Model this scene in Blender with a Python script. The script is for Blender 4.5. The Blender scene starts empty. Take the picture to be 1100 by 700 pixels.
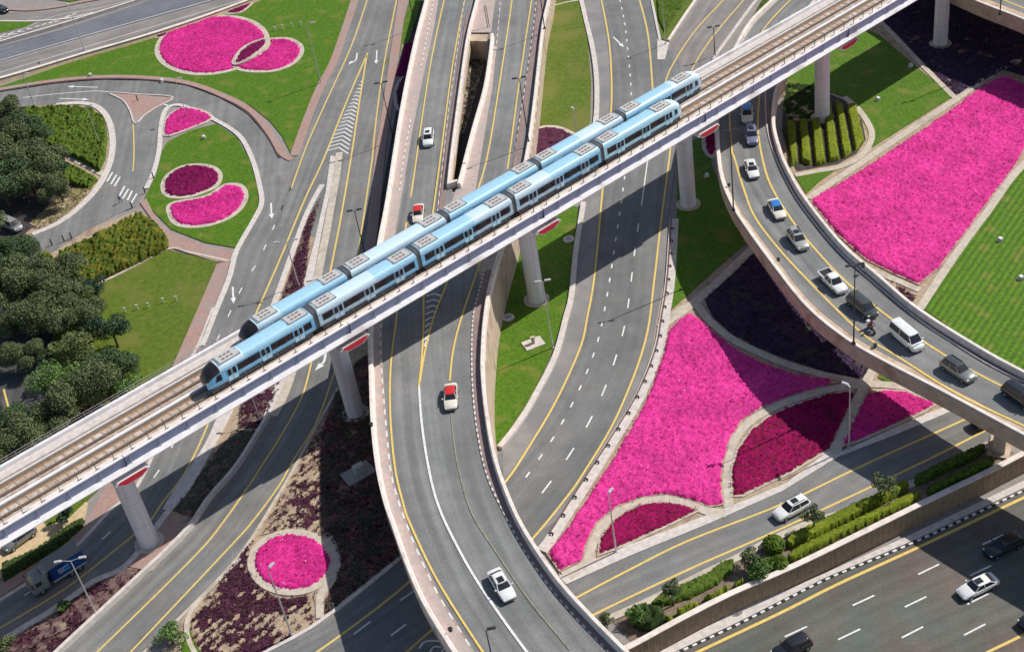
import bpy, bmesh, math, random
import numpy as np
from mathutils import Vector, Matrix
from mathutils.geometry import tessellate_polygon
sc = bpy.context.scene
col = sc.collection
random.seed(7); rng = np.random.default_rng(7)
R = math.radians
# ------------------------------------------------------------------ camera
H = 127.5                        # camera height in metres
F0, CX, CY = 1496., 550., 350.   # focal length in pixels of an 1100 x 700 frame
NX, NY = .1728, .985
dep = math.atan(.772)
Fv = Vector((0, math.cos(dep), -math.sin(dep))); Dv = Vector((0, -math.sin(dep), -math.cos(dep))); Rv = Vector((1, 0, 0))
xa = (Rv * NY + Dv * NX).normalized(); za = -Fv; ya = za.cross(xa).normalized()
cd = bpy.data.cameras.new('camera'); cam = bpy.data.objects.new('camera', cd); col.objects.link(cam)
cam.matrix_world = Matrix(((xa.x, ya.x, za.x, 0), (xa.y, ya.y, za.y, 0), (xa.z, ya.z, za.z, H), (0, 0, 0, 1)))
cd.sensor_width = 36; cd.lens = F0 / 1100 * 36; cd.clip_start = 1; cd.clip_end = 5000
sc.camera = cam
# ------------------------------------------------------------------ light
SAZ, SEL = 20., 46.5
w = bpy.data.worlds.new('World'); sc.world = w; w.use_nodes = True
nt = w.node_tree; bg = nt.nodes['Background']; sky = nt.nodes.new('ShaderNodeTexSky')
sky.sky_type = 'NISHITA'; sky.sun_disc = False; sky.sun_elevation = R(SEL); sky.sun_rotation = R(90 - SAZ)
nt.links.new(sky.outputs[0], bg.inputs[0]); bg.inputs[1].default_value = .095
sd = bpy.data.lights.new('sun', 'SUN'); sd.energy = 4.6; sd.angle = R(.5); sd.color = (1, .955, .88)
so = bpy.data.objects.new('sun', sd); col.objects.link(so)
S = Vector((math.cos(R(SEL)) * math.cos(R(SAZ)), math.cos(R(SEL)) * math.sin(R(SAZ)), math.sin(R(SEL))))
so.rotation_euler = S.to_track_quat('Z', 'Y').to_euler(); so.location = (0, 0, 300)
sc.view_settings.view_transform = 'Standard'; sc.view_settings.look = 'None'
sc.view_settings.exposure = 0.02; sc.view_settings.gamma = 1; sc.view_settings.use_curve_mapping = False

# ------------------------------------------------------------------ measuring helpers
def ray(px, py):
    u, v = px - CX, py - CY
    return Fv * F0 + Dv * (u * NX + v * NY) + Rv * (u * NY - v * NX)
def P(px, py, z=0.):
    r = ray(px, py); t = (z - H) / r.z
    return Vector((r.x * t, r.y * t, z))
def proj(p):
    d = Vector(p) - Vector((0, 0, H)); a = d.dot(Fv); dn = d.dot(Dv) / a * F0; rt = d.dot(Rv) / a * F0
    return CX + dn * NX + rt * NY, CY + dn * NY - rt * NX
def pix(pts, z=0.): return [P(x, y, z(x, y) if callable(z) else z) for x, y in pts]
def zfly(y, a=0.):       # the central flyover climbs from the top of the picture towards the bottom
    k = [(-60, 4.3), (120, 4.5), (200, 5.2), (270, 7.0), (345, 8.6), (400, 9.1), (900, 9.1)]
    for (y0, z0), (y1, z1) in zip(k, k[1:]):
        if y <= y1: t = max(0., (y - y0) / (y1 - y0)); return z0 + (z1 - z0) * t + a
    return 9.1 + a
_FK = [(P(470, y, zfly(y)).y, zfly(y)) for y in range(-60, 460, 20)]
_FK.sort()
def zworld(Y):
    if Y <= _FK[0][0]: return _FK[0][1]
    for (a, za_), (b, zb_) in zip(_FK, _FK[1:]):
        if Y <= b: return za_ + (zb_ - za_) * (Y - a) / (b - a)
    return _FK[-1][1]
def ZFf(off):
    def f(x, y):
        z = zfly(y)
        for _ in range(8): z = .5 * z + .5 * zworld(P(x, y, z + off).y)
        return z + off
    return f
def smooth(p, n=6, closed=False):
    p = [Vector(q) for q in p]
    if len(p) < 3: return p
    out = []; m = len(p); rg = range(m if closed else m - 1)
    for i in rg:
        if closed: a, b, c, d = p[(i - 1) % m], p[i], p[(i + 1) % m], p[(i + 2) % m]
        else: a, b, c, d = p[max(i - 1, 0)], p[i], p[i + 1], p[min(i + 2, m - 1)]
        for k in range(n):
            t = k / n
            out.append(.5 * ((2 * b) + (c - a) * t + (2 * a - 5 * b + 4 * c - d) * t * t + (3 * b - a - 3 * c + d) * t ** 3))
    if not closed: out.append(p[-1])
    return out
def resample(p, n):
    L = [0.]
    for a, b in zip(p, p[1:]): L.append(L[-1] + (b - a).length)
    out = []; j = 0
    for i in range(n):
        s = L[-1] * i / (n - 1)
        while j < len(L) - 2 and L[j + 1] < s: j += 1
        f = (s - L[j]) / max(L[j + 1] - L[j], 1e-9)
        out.append(p[j].lerp(p[j + 1], min(f, 1)))
    return out
def inside(poly, X, Y):
    r = np.zeros(X.shape, bool); n = len(poly)
    for i in range(n):
        x1, y1 = poly[i][0], poly[i][1]; x2, y2 = poly[(i + 1) % n][0], poly[(i + 1) % n][1]
        c = (y1 > Y) != (y2 > Y)
        with np.errstate(divide='ignore', invalid='ignore'):
            r ^= c & (X < (x2 - x1) * (Y - y1) / (y2 - y1 + 1e-12) + x1)
    return r

# ------------------------------------------------------------------ materials
MATS = {}
def mat(name, c, c2=None, scale=1., rough=.8, metal=0., detail=4, lo=.35, hi=.65, bump=0., c3=None, scale3=.1, f3=.5, coord='pos', coat=0., stretch=None, bscale=None, spec=.3):
    if name in MATS: return MATS[name]
    m = bpy.data.materials.new(name); m.use_nodes = True; t = m.node_tree; b = t.nodes['Principled BSDF']
    b.inputs['Roughness'].default_value = rough; b.inputs['Metallic'].default_value = metal
    b.inputs['Specular IOR Level'].default_value = spec
    if coat: b.inputs['Coat Weight'].default_value = coat; b.inputs['Coat Roughness'].default_value = .05
    if c2 is None: c2 = tuple(v * .86 for v in c)
    g = t.nodes.new('ShaderNodeNewGeometry') if coord == 'pos' else t.nodes.new('ShaderNodeTexCoord')
    out = g.outputs['Position'] if coord == 'pos' else g.outputs['UV' if coord == 'uv' else 'Object']
    mp = t.nodes.new('ShaderNodeMapping'); t.links.new(out, mp.inputs[0])
    if stretch: mp.inputs['Scale'].default_value = stretch
    def noise(s, d=detail):
        n = t.nodes.new('ShaderNodeTexNoise'); n.inputs['Scale'].default_value = s; n.inputs['Detail'].default_value = d
        t.links.new(mp.outputs[0], n.inputs['Vector']); return n
    n = noise(scale); r = t.nodes.new('ShaderNodeValToRGB'); t.links.new(n.outputs['Fac'], r.inputs[0])
    r.color_ramp.elements[0].position = lo; r.color_ramp.elements[0].color = (*c2, 1)
    r.color_ramp.elements[1].position = hi; r.color_ramp.elements[1].color = (*c, 1)
    last = r.outputs[0]
    if c3 is not None:
        n3 = noise(scale3, 3); r3 = t.nodes.new('ShaderNodeValToRGB'); t.links.new(n3.outputs['Fac'], r3.inputs[0])
        r3.color_ramp.elements[0].position = f3 - .06; r3.color_ramp.elements[1].position = f3 + .1
        mx = t.nodes.new('ShaderNodeMix'); mx.data_type = 'RGBA'; t.links.new(r3.outputs[0], mx.inputs[0])
        t.links.new(last, mx.inputs[6]); mx.inputs[7].default_value = (*c3, 1); last = mx.outputs[2]
    t.links.new(last, b.inputs['Base Color'])
    if bump:
        nb = noise(bscale or scale * 3, 3); bp = t.nodes.new('ShaderNodeBump'); bp.inputs['Strength'].default_value = bump
        bp.inputs['Distance'].default_value = .1; t.links.new(nb.outputs['Fac'], bp.inputs['Height']); t.links.new(bp.outputs[0], b.inputs['Normal'])
    MATS[name] = m; return m
def asphalt(name, base, tint, streak=.3):
    """road surface: fine grain, large patches, wheel paths and stains running along the road (uv: x across, y along)"""
    if name in MATS: return MATS[name]
    m = bpy.data.materials.new(name); m.use_nodes = True; t = m.node_tree; b = t.nodes['Principled BSDF']
    b.inputs['Roughness'].default_value = .85; b.inputs['Specular IOR Level'].default_value = .25
    uv = t.nodes.new('ShaderNodeTexCoord'); ge = t.nodes.new('ShaderNodeNewGeometry')
    def noise(src, sc_, s, d, mn, mx_):
        mp = t.nodes.new('ShaderNodeMapping'); t.links.new(src, mp.inputs[0]); mp.inputs['Scale'].default_value = sc_
        n = t.nodes.new('ShaderNodeTexNoise'); n.inputs['Scale'].default_value = s; n.inputs['Detail'].default_value = d
        t.links.new(mp.outputs[0], n.inputs['Vector'])
        r = t.nodes.new('ShaderNodeMapRange'); r.inputs['From Min'].default_value = .3; r.inputs['From Max'].default_value = .7
        r.inputs['To Min'].default_value = mn; r.inputs['To Max'].default_value = mx_
        t.links.new(n.outputs['Fac'], r.inputs[0]); return r.outputs[0]
    def mul(a, b_):
        x = t.nodes.new('ShaderNodeMath'); x.operation = 'MULTIPLY'; t.links.new(a, x.inputs[0]); t.links.new(b_, x.inputs[1]); return x.outputs[0]
    a = noise(uv.outputs['UV'], (1, .02, 1), .8, 3, 1 - streak, 1 + streak)
    p = noise(ge.outputs['Position'], (1, 1, 1), .09, 3, .86, 1.12)
    g = noise(ge.outputs['Position'], (1, 1, 1), 3.5, 4, .88, 1.12)
    sp_ = t.nodes.new('ShaderNodeSeparateXYZ'); t.links.new(uv.outputs['UV'], sp_.inputs[0]); sn = t.nodes.new('ShaderNodeMath'); sn.operation = 'MULTIPLY'; sn.inputs[1].default_value = 2 * math.pi / 1.85; t.links.new(sp_.outputs[0], sn.inputs[0]); s2 = t.nodes.new('ShaderNodeMath'); s2.operation = 'SINE'; t.links.new(sn.outputs[0], s2.inputs[0]); s3 = t.nodes.new('ShaderNodeMath'); s3.operation = 'MULTIPLY_ADD'; s3.inputs[1].default_value = .045; s3.inputs[2].default_value = 1.; t.links.new(s2.outputs[0], s3.inputs[0])
    st_ = noise(ge.outputs['Position'], (1, 1, 1), .45, 6, .90, 1.08)
    v = mul(mul(mul(mul(a, p), g), s3.outputs[0]), st_)
    pt = noise(ge.outputs['Position'], (1, 1, 1), .13, 2, 0, 1)
    cm = t.nodes.new('ShaderNodeMix'); cm.data_type = 'RGBA'; t.links.new(pt, cm.inputs[0]); cm.inputs[6].default_value = (*base, 1); cm.inputs[7].default_value = (*tint, 1)
    vm = t.nodes.new('ShaderNodeVectorMath'); vm.operation = 'SCALE'; t.links.new(cm.outputs[2], vm.inputs[0]); t.links.new(v, vm.inputs['Scale'])
    t.links.new(vm.outputs[0], b.inputs['Base Color'])
    bp = t.nodes.new('ShaderNodeBump'); bp.inputs['Strength'].default_value = .25; bp.inputs['Distance'].default_value = .03
    t.links.new(g, bp.inputs['Height']); t.links.new(bp.outputs[0], b.inputs['Normal'])
    MATS[name] = m; return m
def plain(name, c, rough=.5, metal=0., coat=0.):
    return mat(name, c, tuple(v * .93 for v in c), 2., rough, metal, coat=coat, coord='obj', spec=.5)
A_GREY = asphalt('asphalt_grey', (.185, .190, .188), (.215, .205, .195), .14)
A_FLY = asphalt('asphalt_flyover', (.190, .195, .192), (.225, .22, .215), .2)
A_NORTH = asphalt('asphalt_dark', (.165, .170, .172), (.19, .188, .182), .12)
A_HWY = asphalt('asphalt_highway', (.115, .132, .115), (.160, .120, .105), .12)
A_BLUE = asphalt('asphalt_bluish', (.15, .16, .185), (.165, .17, .19), .12)
A_OLD = asphalt('asphalt_worn', (.21, .20, .19), (.26, .23, .215), .15)
M_SHLD = mat('shoulder_concrete', (.30, .275, .255), (.25, .225, .21), .7, bump=.1)
M_CONC = mat('concrete', (.58, .51, .42), (.46, .40, .33), 1.2, bump=.15, c3=(.38, .33, .28), scale3=.25, f3=.62)
M_CPALE = mat('concrete_pale', (.66, .60, .56), (.52, .47, .44), 1.5, bump=.1)
M_WALLW = mat('parapet_cream', (.80, .72, .65), (.66, .58, .52), 1.1, bump=.1, c3=(.5, .42, .36), scale3=.6, f3=.66)
M_PINK = mat('brick_paving', (.42, .27, .23), (.33, .215, .185), 2.2, bump=.2, c3=(.34, .27, .24), scale3=.2, f3=.55)
M_TAN = mat('tan_render', (.54, .43, .33), (.44, .34, .26), .8, bump=.1, c3=(.36, .25, .17), scale3=.35, f3=.6)
M_SAND = mat('sandy_soil', (.46, .36, .25), (.34, .25, .17), 1.6, bump=.4, c3=(.28, .19, .15), scale3=.5, f3=.58)
M_WHITE = mat('road_paint_white', (.80, .80, .78), (.62, .62, .6), 3.)
M_YEL = mat('road_paint_yellow', (.78, .56, .15), (.62, .46, .15), 3.)
M_GRASS = mat('lawn_grass', (.088, .190, .004), (.052, .122, .003), 1.8, bump=.6, c3=(.150, .175, .025), scale3=.3, f3=.6, detail=8)
M_GRASSD = mat('lawn_olive', (.115, .165, .012), (.075, .115, .008), 1.2, bump=.5, c3=(.15, .16, .03), scale3=.12, f3=.55, detail=8)
M_PLUM = mat('plum_soil', (.20, .13, .11), (.10, .055, .06), 1.2, bump=.4, c3=(.34, .26, .19), scale3=.5, f3=.62)
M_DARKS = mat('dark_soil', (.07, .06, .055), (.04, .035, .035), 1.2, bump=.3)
M_STEEL = plain('galvanised_steel', (.6, .6, .6), .45, .6)
M_BLACK = plain('black_paint', (.03, .028, .03), .45)
M_RED = plain('red_paint', (.62, .03, .05), .5)
M_MARG = mat('margin_paving', (.50, .40, .36), (.42, .33, .30), 1.6, bump=.1, c3=(.40, .34, .32), scale3=.3, f3=.55)
M_KRED = mat('kerb_dark_brown', (.17, .1, .095), (.13, .08, .075), 2)

def flowers(name, c, c2, cg, f=.42, scale=2.6):
    if name in MATS: return MATS[name]
    m = bpy.data.materials.new(name); m.use_nodes = True; t = m.node_tree; b = t.nodes['Principled BSDF']
    b.inputs['Roughness'].default_value = .9; b.inputs['Specular IOR Level'].default_value = .1
    g = t.nodes.new('ShaderNodeNewGeometry')
    v = t.nodes.new('ShaderNodeTexVoronoi'); v.inputs['Scale'].default_value = scale; t.links.new(g.outputs['Position'], v.inputs['Vector'])
    sx = t.nodes.new('ShaderNodeSeparateColor'); t.links.new(v.outputs['Color'], sx.inputs[0])
    r = t.nodes.new('ShaderNodeValToRGB'); t.links.new(sx.outputs[0], r.inputs[0])
    r.color_ramp.elements[0].position = 0; r.color_ramp.elements[0].color = (*c2, 1); r.color_ramp.elements[1].position = 1; r.color_ramp.elements[1].color = (*c, 1)
    n = t.nodes.new('ShaderNodeTexNoise'); n.inputs['Scale'].default_value = 1.6; n.inputs['Detail'].default_value = 6; n.inputs['Roughness'].default_value = .75
    t.links.new(g.outputs['Position'], n.inputs['Vector'])
    r2 = t.nodes.new('ShaderNodeValToRGB'); t.links.new(n.outputs['Fac'], r2.inputs[0]); r2.color_ramp.elements[0].position = f - .05; r2.color_ramp.elements[1].position = f
    mx = t.nodes.new('ShaderNodeMix'); mx.data_type = 'RGBA'; t.links.new(r2.outputs[0], mx.inputs[0]); mx.inputs[6].default_value = (*cg, 1)
    t.links.new(r.outputs[0], mx.inputs[7])
    n2 = t.nodes.new('ShaderNodeTexNoise'); n2.inputs['Scale'].default_value = .22; n2.inputs['Detail'].default_value = 5; t.links.new(g.outputs['Position'], n2.inputs['Vector'])
    mr = t.nodes.new('ShaderNodeMapRange'); mr.inputs['From Min'].default_value = .35; mr.inputs['From Max'].default_value = .65; mr.inputs['To Min'].default_value = .82; mr.inputs['To Max'].default_value = 1.1; t.links.new(n2.outputs['Fac'], mr.inputs[0])
    n4 = t.nodes.new('ShaderNodeTexNoise'); n4.inputs['Scale'].default_value = 4.5; n4.inputs['Detail'].default_value = 2; t.links.new(g.outputs['Position'], n4.inputs['Vector'])
    m4 = t.nodes.new('ShaderNodeMapRange'); m4.inputs['From Min'].default_value = .3; m4.inputs['From Max'].default_value = .7; m4.inputs['To Min'].default_value = .62; m4.inputs['To Max'].default_value = 1.3; t.links.new(n4.outputs['Fac'], m4.inputs[0])
    mm = t.nodes.new('ShaderNodeMath'); mm.operation = 'MULTIPLY'; t.links.new(mr.outputs[0], mm.inputs[0]); t.links.new(m4.outputs[0], mm.inputs[1]); mr = mm
    vs = t.nodes.new('ShaderNodeVectorMath'); vs.operation = 'SCALE'; t.links.new(mx.outputs[2], vs.inputs[0]); t.links.new(mr.outputs[0], vs.inputs['Scale']); t.links.new(vs.outputs[0], b.inputs['Base Color'])
    MATS[name] = m; return m
F_PINK = flowers('pink_petunias', (.72, .06, .31), (.60, .032, .235), (.38, .03, .13), .38)
F_ROSE = flowers('rose_petunias', (.66, .04, .27), (.50, .02, .18), (.30, .03, .10), .39)
F_MAG = flowers('magenta_petunias', (.33, .008, .09), (.19, .006, .055), (.09, .03, .025), .44)
F_WINE = flowers('wine_petunias', (.26, .008, .10), (.12, .005, .045), (.05, .03, .03), .44)
F_PURP = flowers('purple_leaf_cover', (.14, .04, .08), (.07, .02, .045), (.05, .035, .03), .45)
F_DRY = flowers('dry_plum_cover', (.105, .034, .058), (.045, .016, .03), (.18, .11, .07), .42, 4.)
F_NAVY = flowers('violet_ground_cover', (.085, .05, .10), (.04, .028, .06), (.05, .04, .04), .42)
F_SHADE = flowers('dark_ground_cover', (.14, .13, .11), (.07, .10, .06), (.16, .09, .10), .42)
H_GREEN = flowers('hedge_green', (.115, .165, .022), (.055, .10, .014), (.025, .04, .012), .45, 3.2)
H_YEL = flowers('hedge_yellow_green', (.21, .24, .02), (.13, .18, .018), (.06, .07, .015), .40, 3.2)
H_ORANGE = flowers('shrub_orange_green', (.17, .145, .02), (.06, .12, .016), (.03, .05, .01), .46, 1.2)
H_DARK = flowers('hedge_dark', (.055, .085, .022), (.03, .05, .018), (.015, .02, .012), .4, 3.)

# ------------------------------------------------------------------ object helpers
def tag(o, label=None, cat=None, group=None, kind=None):
    if label: o['label'] = label
    if cat: o['category'] = cat
    if group: o['group'] = group
    if kind: o['kind'] = kind
    return o
def link(name, verts, faces, mats, parent=None, mi=None, smooth_=False, uv=None):
    me = bpy.data.meshes.new(name); me.from_pydata([tuple(v) for v in verts], [], faces)
    for m in (mats if isinstance(mats, (list, tuple)) else [mats]): me.materials.append(m)
    if mi is not None: me.polygons.foreach_set('material_index', mi)
    if smooth_: me.polygons.foreach_set('use_smooth', [True] * len(me.polygons))
    if uv is not None:
        l = me.uv_layers.new(name='uv'); l.data.foreach_set('uv', [c for p in me.polygons for vi in p.vertices for c in uv[vi]])
    me.update(); o = bpy.data.objects.new(name, me); col.objects.link(o)
    if parent: o.parent = parent
    return o
def empty(name, loc=(0, 0, 0), rz=0., label=None, cat=None, group=None):
    o = bpy.data.objects.new(name, None); col.objects.link(o); o.location = loc; o.rotation_euler = (0, 0, rz); o.empty_display_size = .5
    return tag(o, label, cat, group)
class MB:
    """collects boxes, tubes and sweeps into one mesh"""
    def __init__(s): s.v = []; s.f = []; s.m = []
    def add(s, v, f, m=0):
        b = len(s.v); s.v += [Vector(q) for q in v]; s.f += [tuple(i + b for i in q) for q in f]; s.m += [m] * len(f); return s
    def box(s, c, d, m=0, rz=0., taper=1.):
        x, y, z = d[0] / 2, d[1] / 2, d[2] / 2; ca, sa = math.cos(rz), math.sin(rz); v = []
        for dz, k in ((-z, 1), (z, taper)):
            for dx, dy in ((-x, -y), (x, -y), (x, y), (-x, y)):
                v.append((c[0] + (dx * ca - dy * sa) * k, c[1] + (dx * sa + dy * ca) * k, c[2] + dz))
        return s.add(v, [(3, 2, 1, 0), (4, 5, 6, 7), (0, 1, 5, 4), (1, 2, 6, 5), (2, 3, 7, 6), (3, 0, 4, 7)], m)
    def tube(s, a, b, r0, r1=None, n=8, m=0):
        a, b = Vector(a), Vector(b); r1 = r0 if r1 is None else r1; d = (b - a).normalized()
        u = d.cross(Vector((0, 0, 1))) if abs(d.z) < .9 else d.cross(Vector((1, 0, 0))); u.normalize(); q = d.cross(u); v = []
        for c, r in ((a, r0), (b, r1)):
            for k in range(n): an = 2 * math.pi * k / n; v.append(c + (u * math.cos(an) + q * math.sin(an)) * r)
        f = [(k, (k + 1) % n, n + (k + 1) % n, n + k) for k in range(n)] + [tuple(range(n - 1, -1, -1)), tuple(range(n, 2 * n))]
        return s.add(v, f, m)
    def ball(s, c, r, m=0, n=8, k=5):
        if not isinstance(r, (tuple, list)): r = (r, r, r)
        v = []; f = []
        for i in range(k + 1):
            th = math.pi * i / k
            for j in range(n): ph = 2 * math.pi * j / n; v.append((c[0] + r[0] * math.sin(th) * math.cos(ph), c[1] + r[1] * math.sin(th) * math.sin(ph), c[2] + r[2] * math.cos(th)))
        for i in range(k):
            for j in range(n): a = i * n + j; b = i * n + (j + 1) % n; f.append((a, a + n, b + n, b))
        return s.add(v, f, m)
    def sweep(s, path, prof, closed=False, m=0):
        """prof: list of (offset to the left of travel, z) forming a closed outline"""
        n = len(path); k = len(prof); v = []
        for i in range(n):
            a = path[(i - 1) % n] if closed or i else path[i]; b = path[(i + 1) % n] if closed or i < n - 1 else path[i]
            t = Vector((b[0] - a[0], b[1] - a[1], 0)); t = t.normalized() if t.length > 1e-6 else Vector((1, 0, 0)); l = Vector((-t.y, t.x, 0))
            for o, z in prof: v.append(Vector(path[i]) + l * o + Vector((0, 0, z)))
        f = []
        for i in range(n if closed else n - 1):
            j = (i + 1) % n
            for q in range(k): r = (q + 1) % k; f.append((i * k + q, j * k + q, j * k + r, i * k + r))
        if not closed: f += [tuple(range(k)), tuple((n - 1) * k + q for q in range(k - 1, -1, -1))]
        return s.add(v, f, m)
    def flat(s, path, wd, dz=0., m=0):
        n = len(path); v = []
        for i in range(n):
            a = path[max(i - 1, 0)]; b = path[min(i + 1, n - 1)]; t = Vector((b[0] - a[0], b[1] - a[1], 0)).normalized(); l = Vector((-t.y, t.x, 0)) * wd / 2
            v += [Vector(path[i]) + l + Vector((0, 0, dz)), Vector(path[i]) - l + Vector((0, 0, dz))]
        return s.add(v, [(2 * i, 2 * i + 1, 2 * i + 3, 2 * i + 2) for i in range(n - 1)], m)
    def poly(s, pts, dz=0., m=0, depth=0.):
        pts = [Vector(p) + Vector((0, 0, dz)) for p in pts]; n = len(pts)
        tri = tessellate_polygon([pts]); f = []
        for a, b, c in tri:
            u = (pts[b] - pts[a]).cross(pts[c] - pts[a]); f.append((a, b, c) if u.z > 0 else (a, c, b))
        s.add(pts, f, m)
        if depth:
            lo = [p - Vector((0, 0, depth)) for p in pts]
            s.add(pts + lo, [(i, (i + 1) % n, n + (i + 1) % n, n + i) for i in range(n)], m); s.add(lo, [tuple(reversed(q)) for q in f], m)
        return s
    def build(s, name, mats, parent=None, smooth_=False):
        o = link(name, s.v, s.f, mats, parent, s.m, smooth_)
        bm = bmesh.new(); bm.from_mesh(o.data); bmesh.ops.recalc_face_normals(bm, faces=bm.faces); bm.to_mesh(o.data); bm.free()
        return o
_layer = [0]
def layer(base):
    _layer[0] += 1; return base + (_layer[0] % 40) * .0015
def sheet(name, pts, m, z=0., depth=0., kind='structure', closed_smooth=0, parent=None, mask=None):
    p = pix(pts, z)
    if closed_smooth: p = smooth(p, closed_smooth, True)
    mb = MB(); mb.poly(p, 0, 0, depth); o = mb.build(name, m, parent)
    me = o.data
    for pl in me.polygons:      # flat sheets must face up
        pass
    uvl = me.uv_layers.new(name='uv'); uvl.data.foreach_set('uv', [c for pl in me.polygons for vi in pl.vertices for c in me.vertices[vi].co[:2]])
    if kind: o['kind'] = kind
    return o
def strip(name, left, right, m, z=0., n=70, k=6, kind='structure', parent=None):
    """a road surface between two edges given as picture polylines on the plane z"""
    a = resample(smooth(pix(left, z)), n); b = resample(smooth(pix(right, z)), n); v = []; uv = []; L = 0
    for i in range(n):
        if i: L += ((a[i] + b[i]) / 2 - (a[i - 1] + b[i - 1]) / 2).length
        wd = (b[i] - a[i]).length
        for j in range(k + 1): v.append(a[i].lerp(b[i], j / k)); uv.append((wd * j / k, L))
    f = [(i * (k + 1) + j, i * (k + 1) + j + 1, (i + 1) * (k + 1) + j + 1, (i + 1) * (k + 1) + j) for i in range(n - 1) for j in range(k)]
    o = link(name, v, f, m, parent, uv=uv)
    bm = bmesh.new(); bm.from_mesh(o.data); bmesh.ops.recalc_face_normals(bm, faces=bm.faces)
    if sum(q.normal.z for q in bm.faces) < 0: bmesh.ops.reverse_faces(bm, faces=bm.faces)
    bm.to_mesh(o.data); bm.free()
    if kind: o['kind'] = kind
    return o
def kerb(name, line, wd, h, m, z=0., closed=False, parent=None, kind='structure', side=0., sm=6):
    p = smooth(pix(line, z), sm, closed); mb = MB(); a, b = side - wd / 2, side + wd / 2
    mb.sweep(p, [(a, -.05), (a, h - .02), (a + .02, h), (b - .02, h), (b, h - .02), (b, -.05)], closed)
    o = mb.build(name, m, parent)
    if kind: o['kind'] = kind
    return o
def dashes(mb, path, on, off, wd, dz, m, start=0.):
    p = path; L = [0.]
    for a, b in zip(p, p[1:]): L.append(L[-1] + (b - a).length)
    def at(s):
        for i in range(len(p) - 1):
            if L[i + 1] >= s: return p[i].lerp(p[i + 1], (s - L[i]) / max(L[i + 1] - L[i], 1e-9))
        return p[-1]
    s = start
    while s + on < L[-1]:
        mb.flat([at(s), at(s + on / 2), at(s + on)], wd, dz, m); s += on + off
class Marks:
    """the painted lines of one road"""
    def __init__(s, z, dz=.0): s.mb = MB(); s.z = z; s.dz = dz
    def line(s, pts, c='y', wd=.26): s.mb.flat(smooth(pix(pts, s.z)), wd, s.dz + (.002 if c == 'y' else 0), 1 if c == 'y' else 0); return s
    def dash(s, pts, on=2., off=4., wd=.2, c='w', start=0.): dashes(s.mb, smooth(pix(pts, s.z)), on, off, wd, s.dz + .004, 1 if c == 'y' else 0, start); return s
    def seg(s, a, b, wd=.22): s.mb.flat(pix([a, b], s.z), wd, s.dz + .004, 0); return s
    def chev(s, L, Rr, n, up=.6, wd=.3):
        l = resample(pix(L, s.z), n); r = resample(pix(Rr, s.z), n)
        d = (l[0] + r[0] - l[-1] - r[-1]).normalized()
        for a, b in zip(l, r):
            c = (a + b) / 2 + d * (a - b).length * up; s.mb.flat([a, c], wd, s.dz + .006, 0); s.mb.flat([c, b], wd, s.dz + .009, 0)
        return s
    def arrow(s, tail, head, wd=.25, hw=.9, hl=1.6):
        a, b = pix([tail, head], s.z); d = (b - a).normalized(); q = Vector((-d.y, d.x, 0)); e = b - d * hl
        s.mb.flat([a, e], wd, s.dz + .012, 0); zz = Vector((0, 0, s.dz + .012))
        s.mb.add([b + zz, e + q * hw / 2 + zz, e - q * hw / 2 + zz], [(0, 1, 2)], 0); return s
    def build(s, parent, name='road_marking'):
        o = link(name, s.mb.v, s.mb.f, [M_WHITE, M_YEL], parent, s.mb.m)
        bm = bmesh.new(); bm.from_mesh(o.data)
        for f in bm.faces:
            if f.normal.z < 0: f.normal_flip()
        bm.to_mesh(o.data); bm.free(); return o
def vnoise(X, Y, s, seed):
    r = np.random.default_rng(seed); G = r.random((256, 256)); x = X / s; y = Y / s
    xi = np.floor(x).astype(int); yi = np.floor(y).astype(int); fx = x - xi; fy = y - yi; fx = fx * fx * (3 - 2 * fx); fy = fy * fy * (3 - 2 * fy)
    g = lambda a, b: G[a % 256, b % 256]
    return (g(xi, yi) * (1 - fx) + g(xi + 1, yi) * fx) * (1 - fy) + (g(xi, yi + 1) * (1 - fx) + g(xi + 1, yi + 1) * fx) * fy
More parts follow.
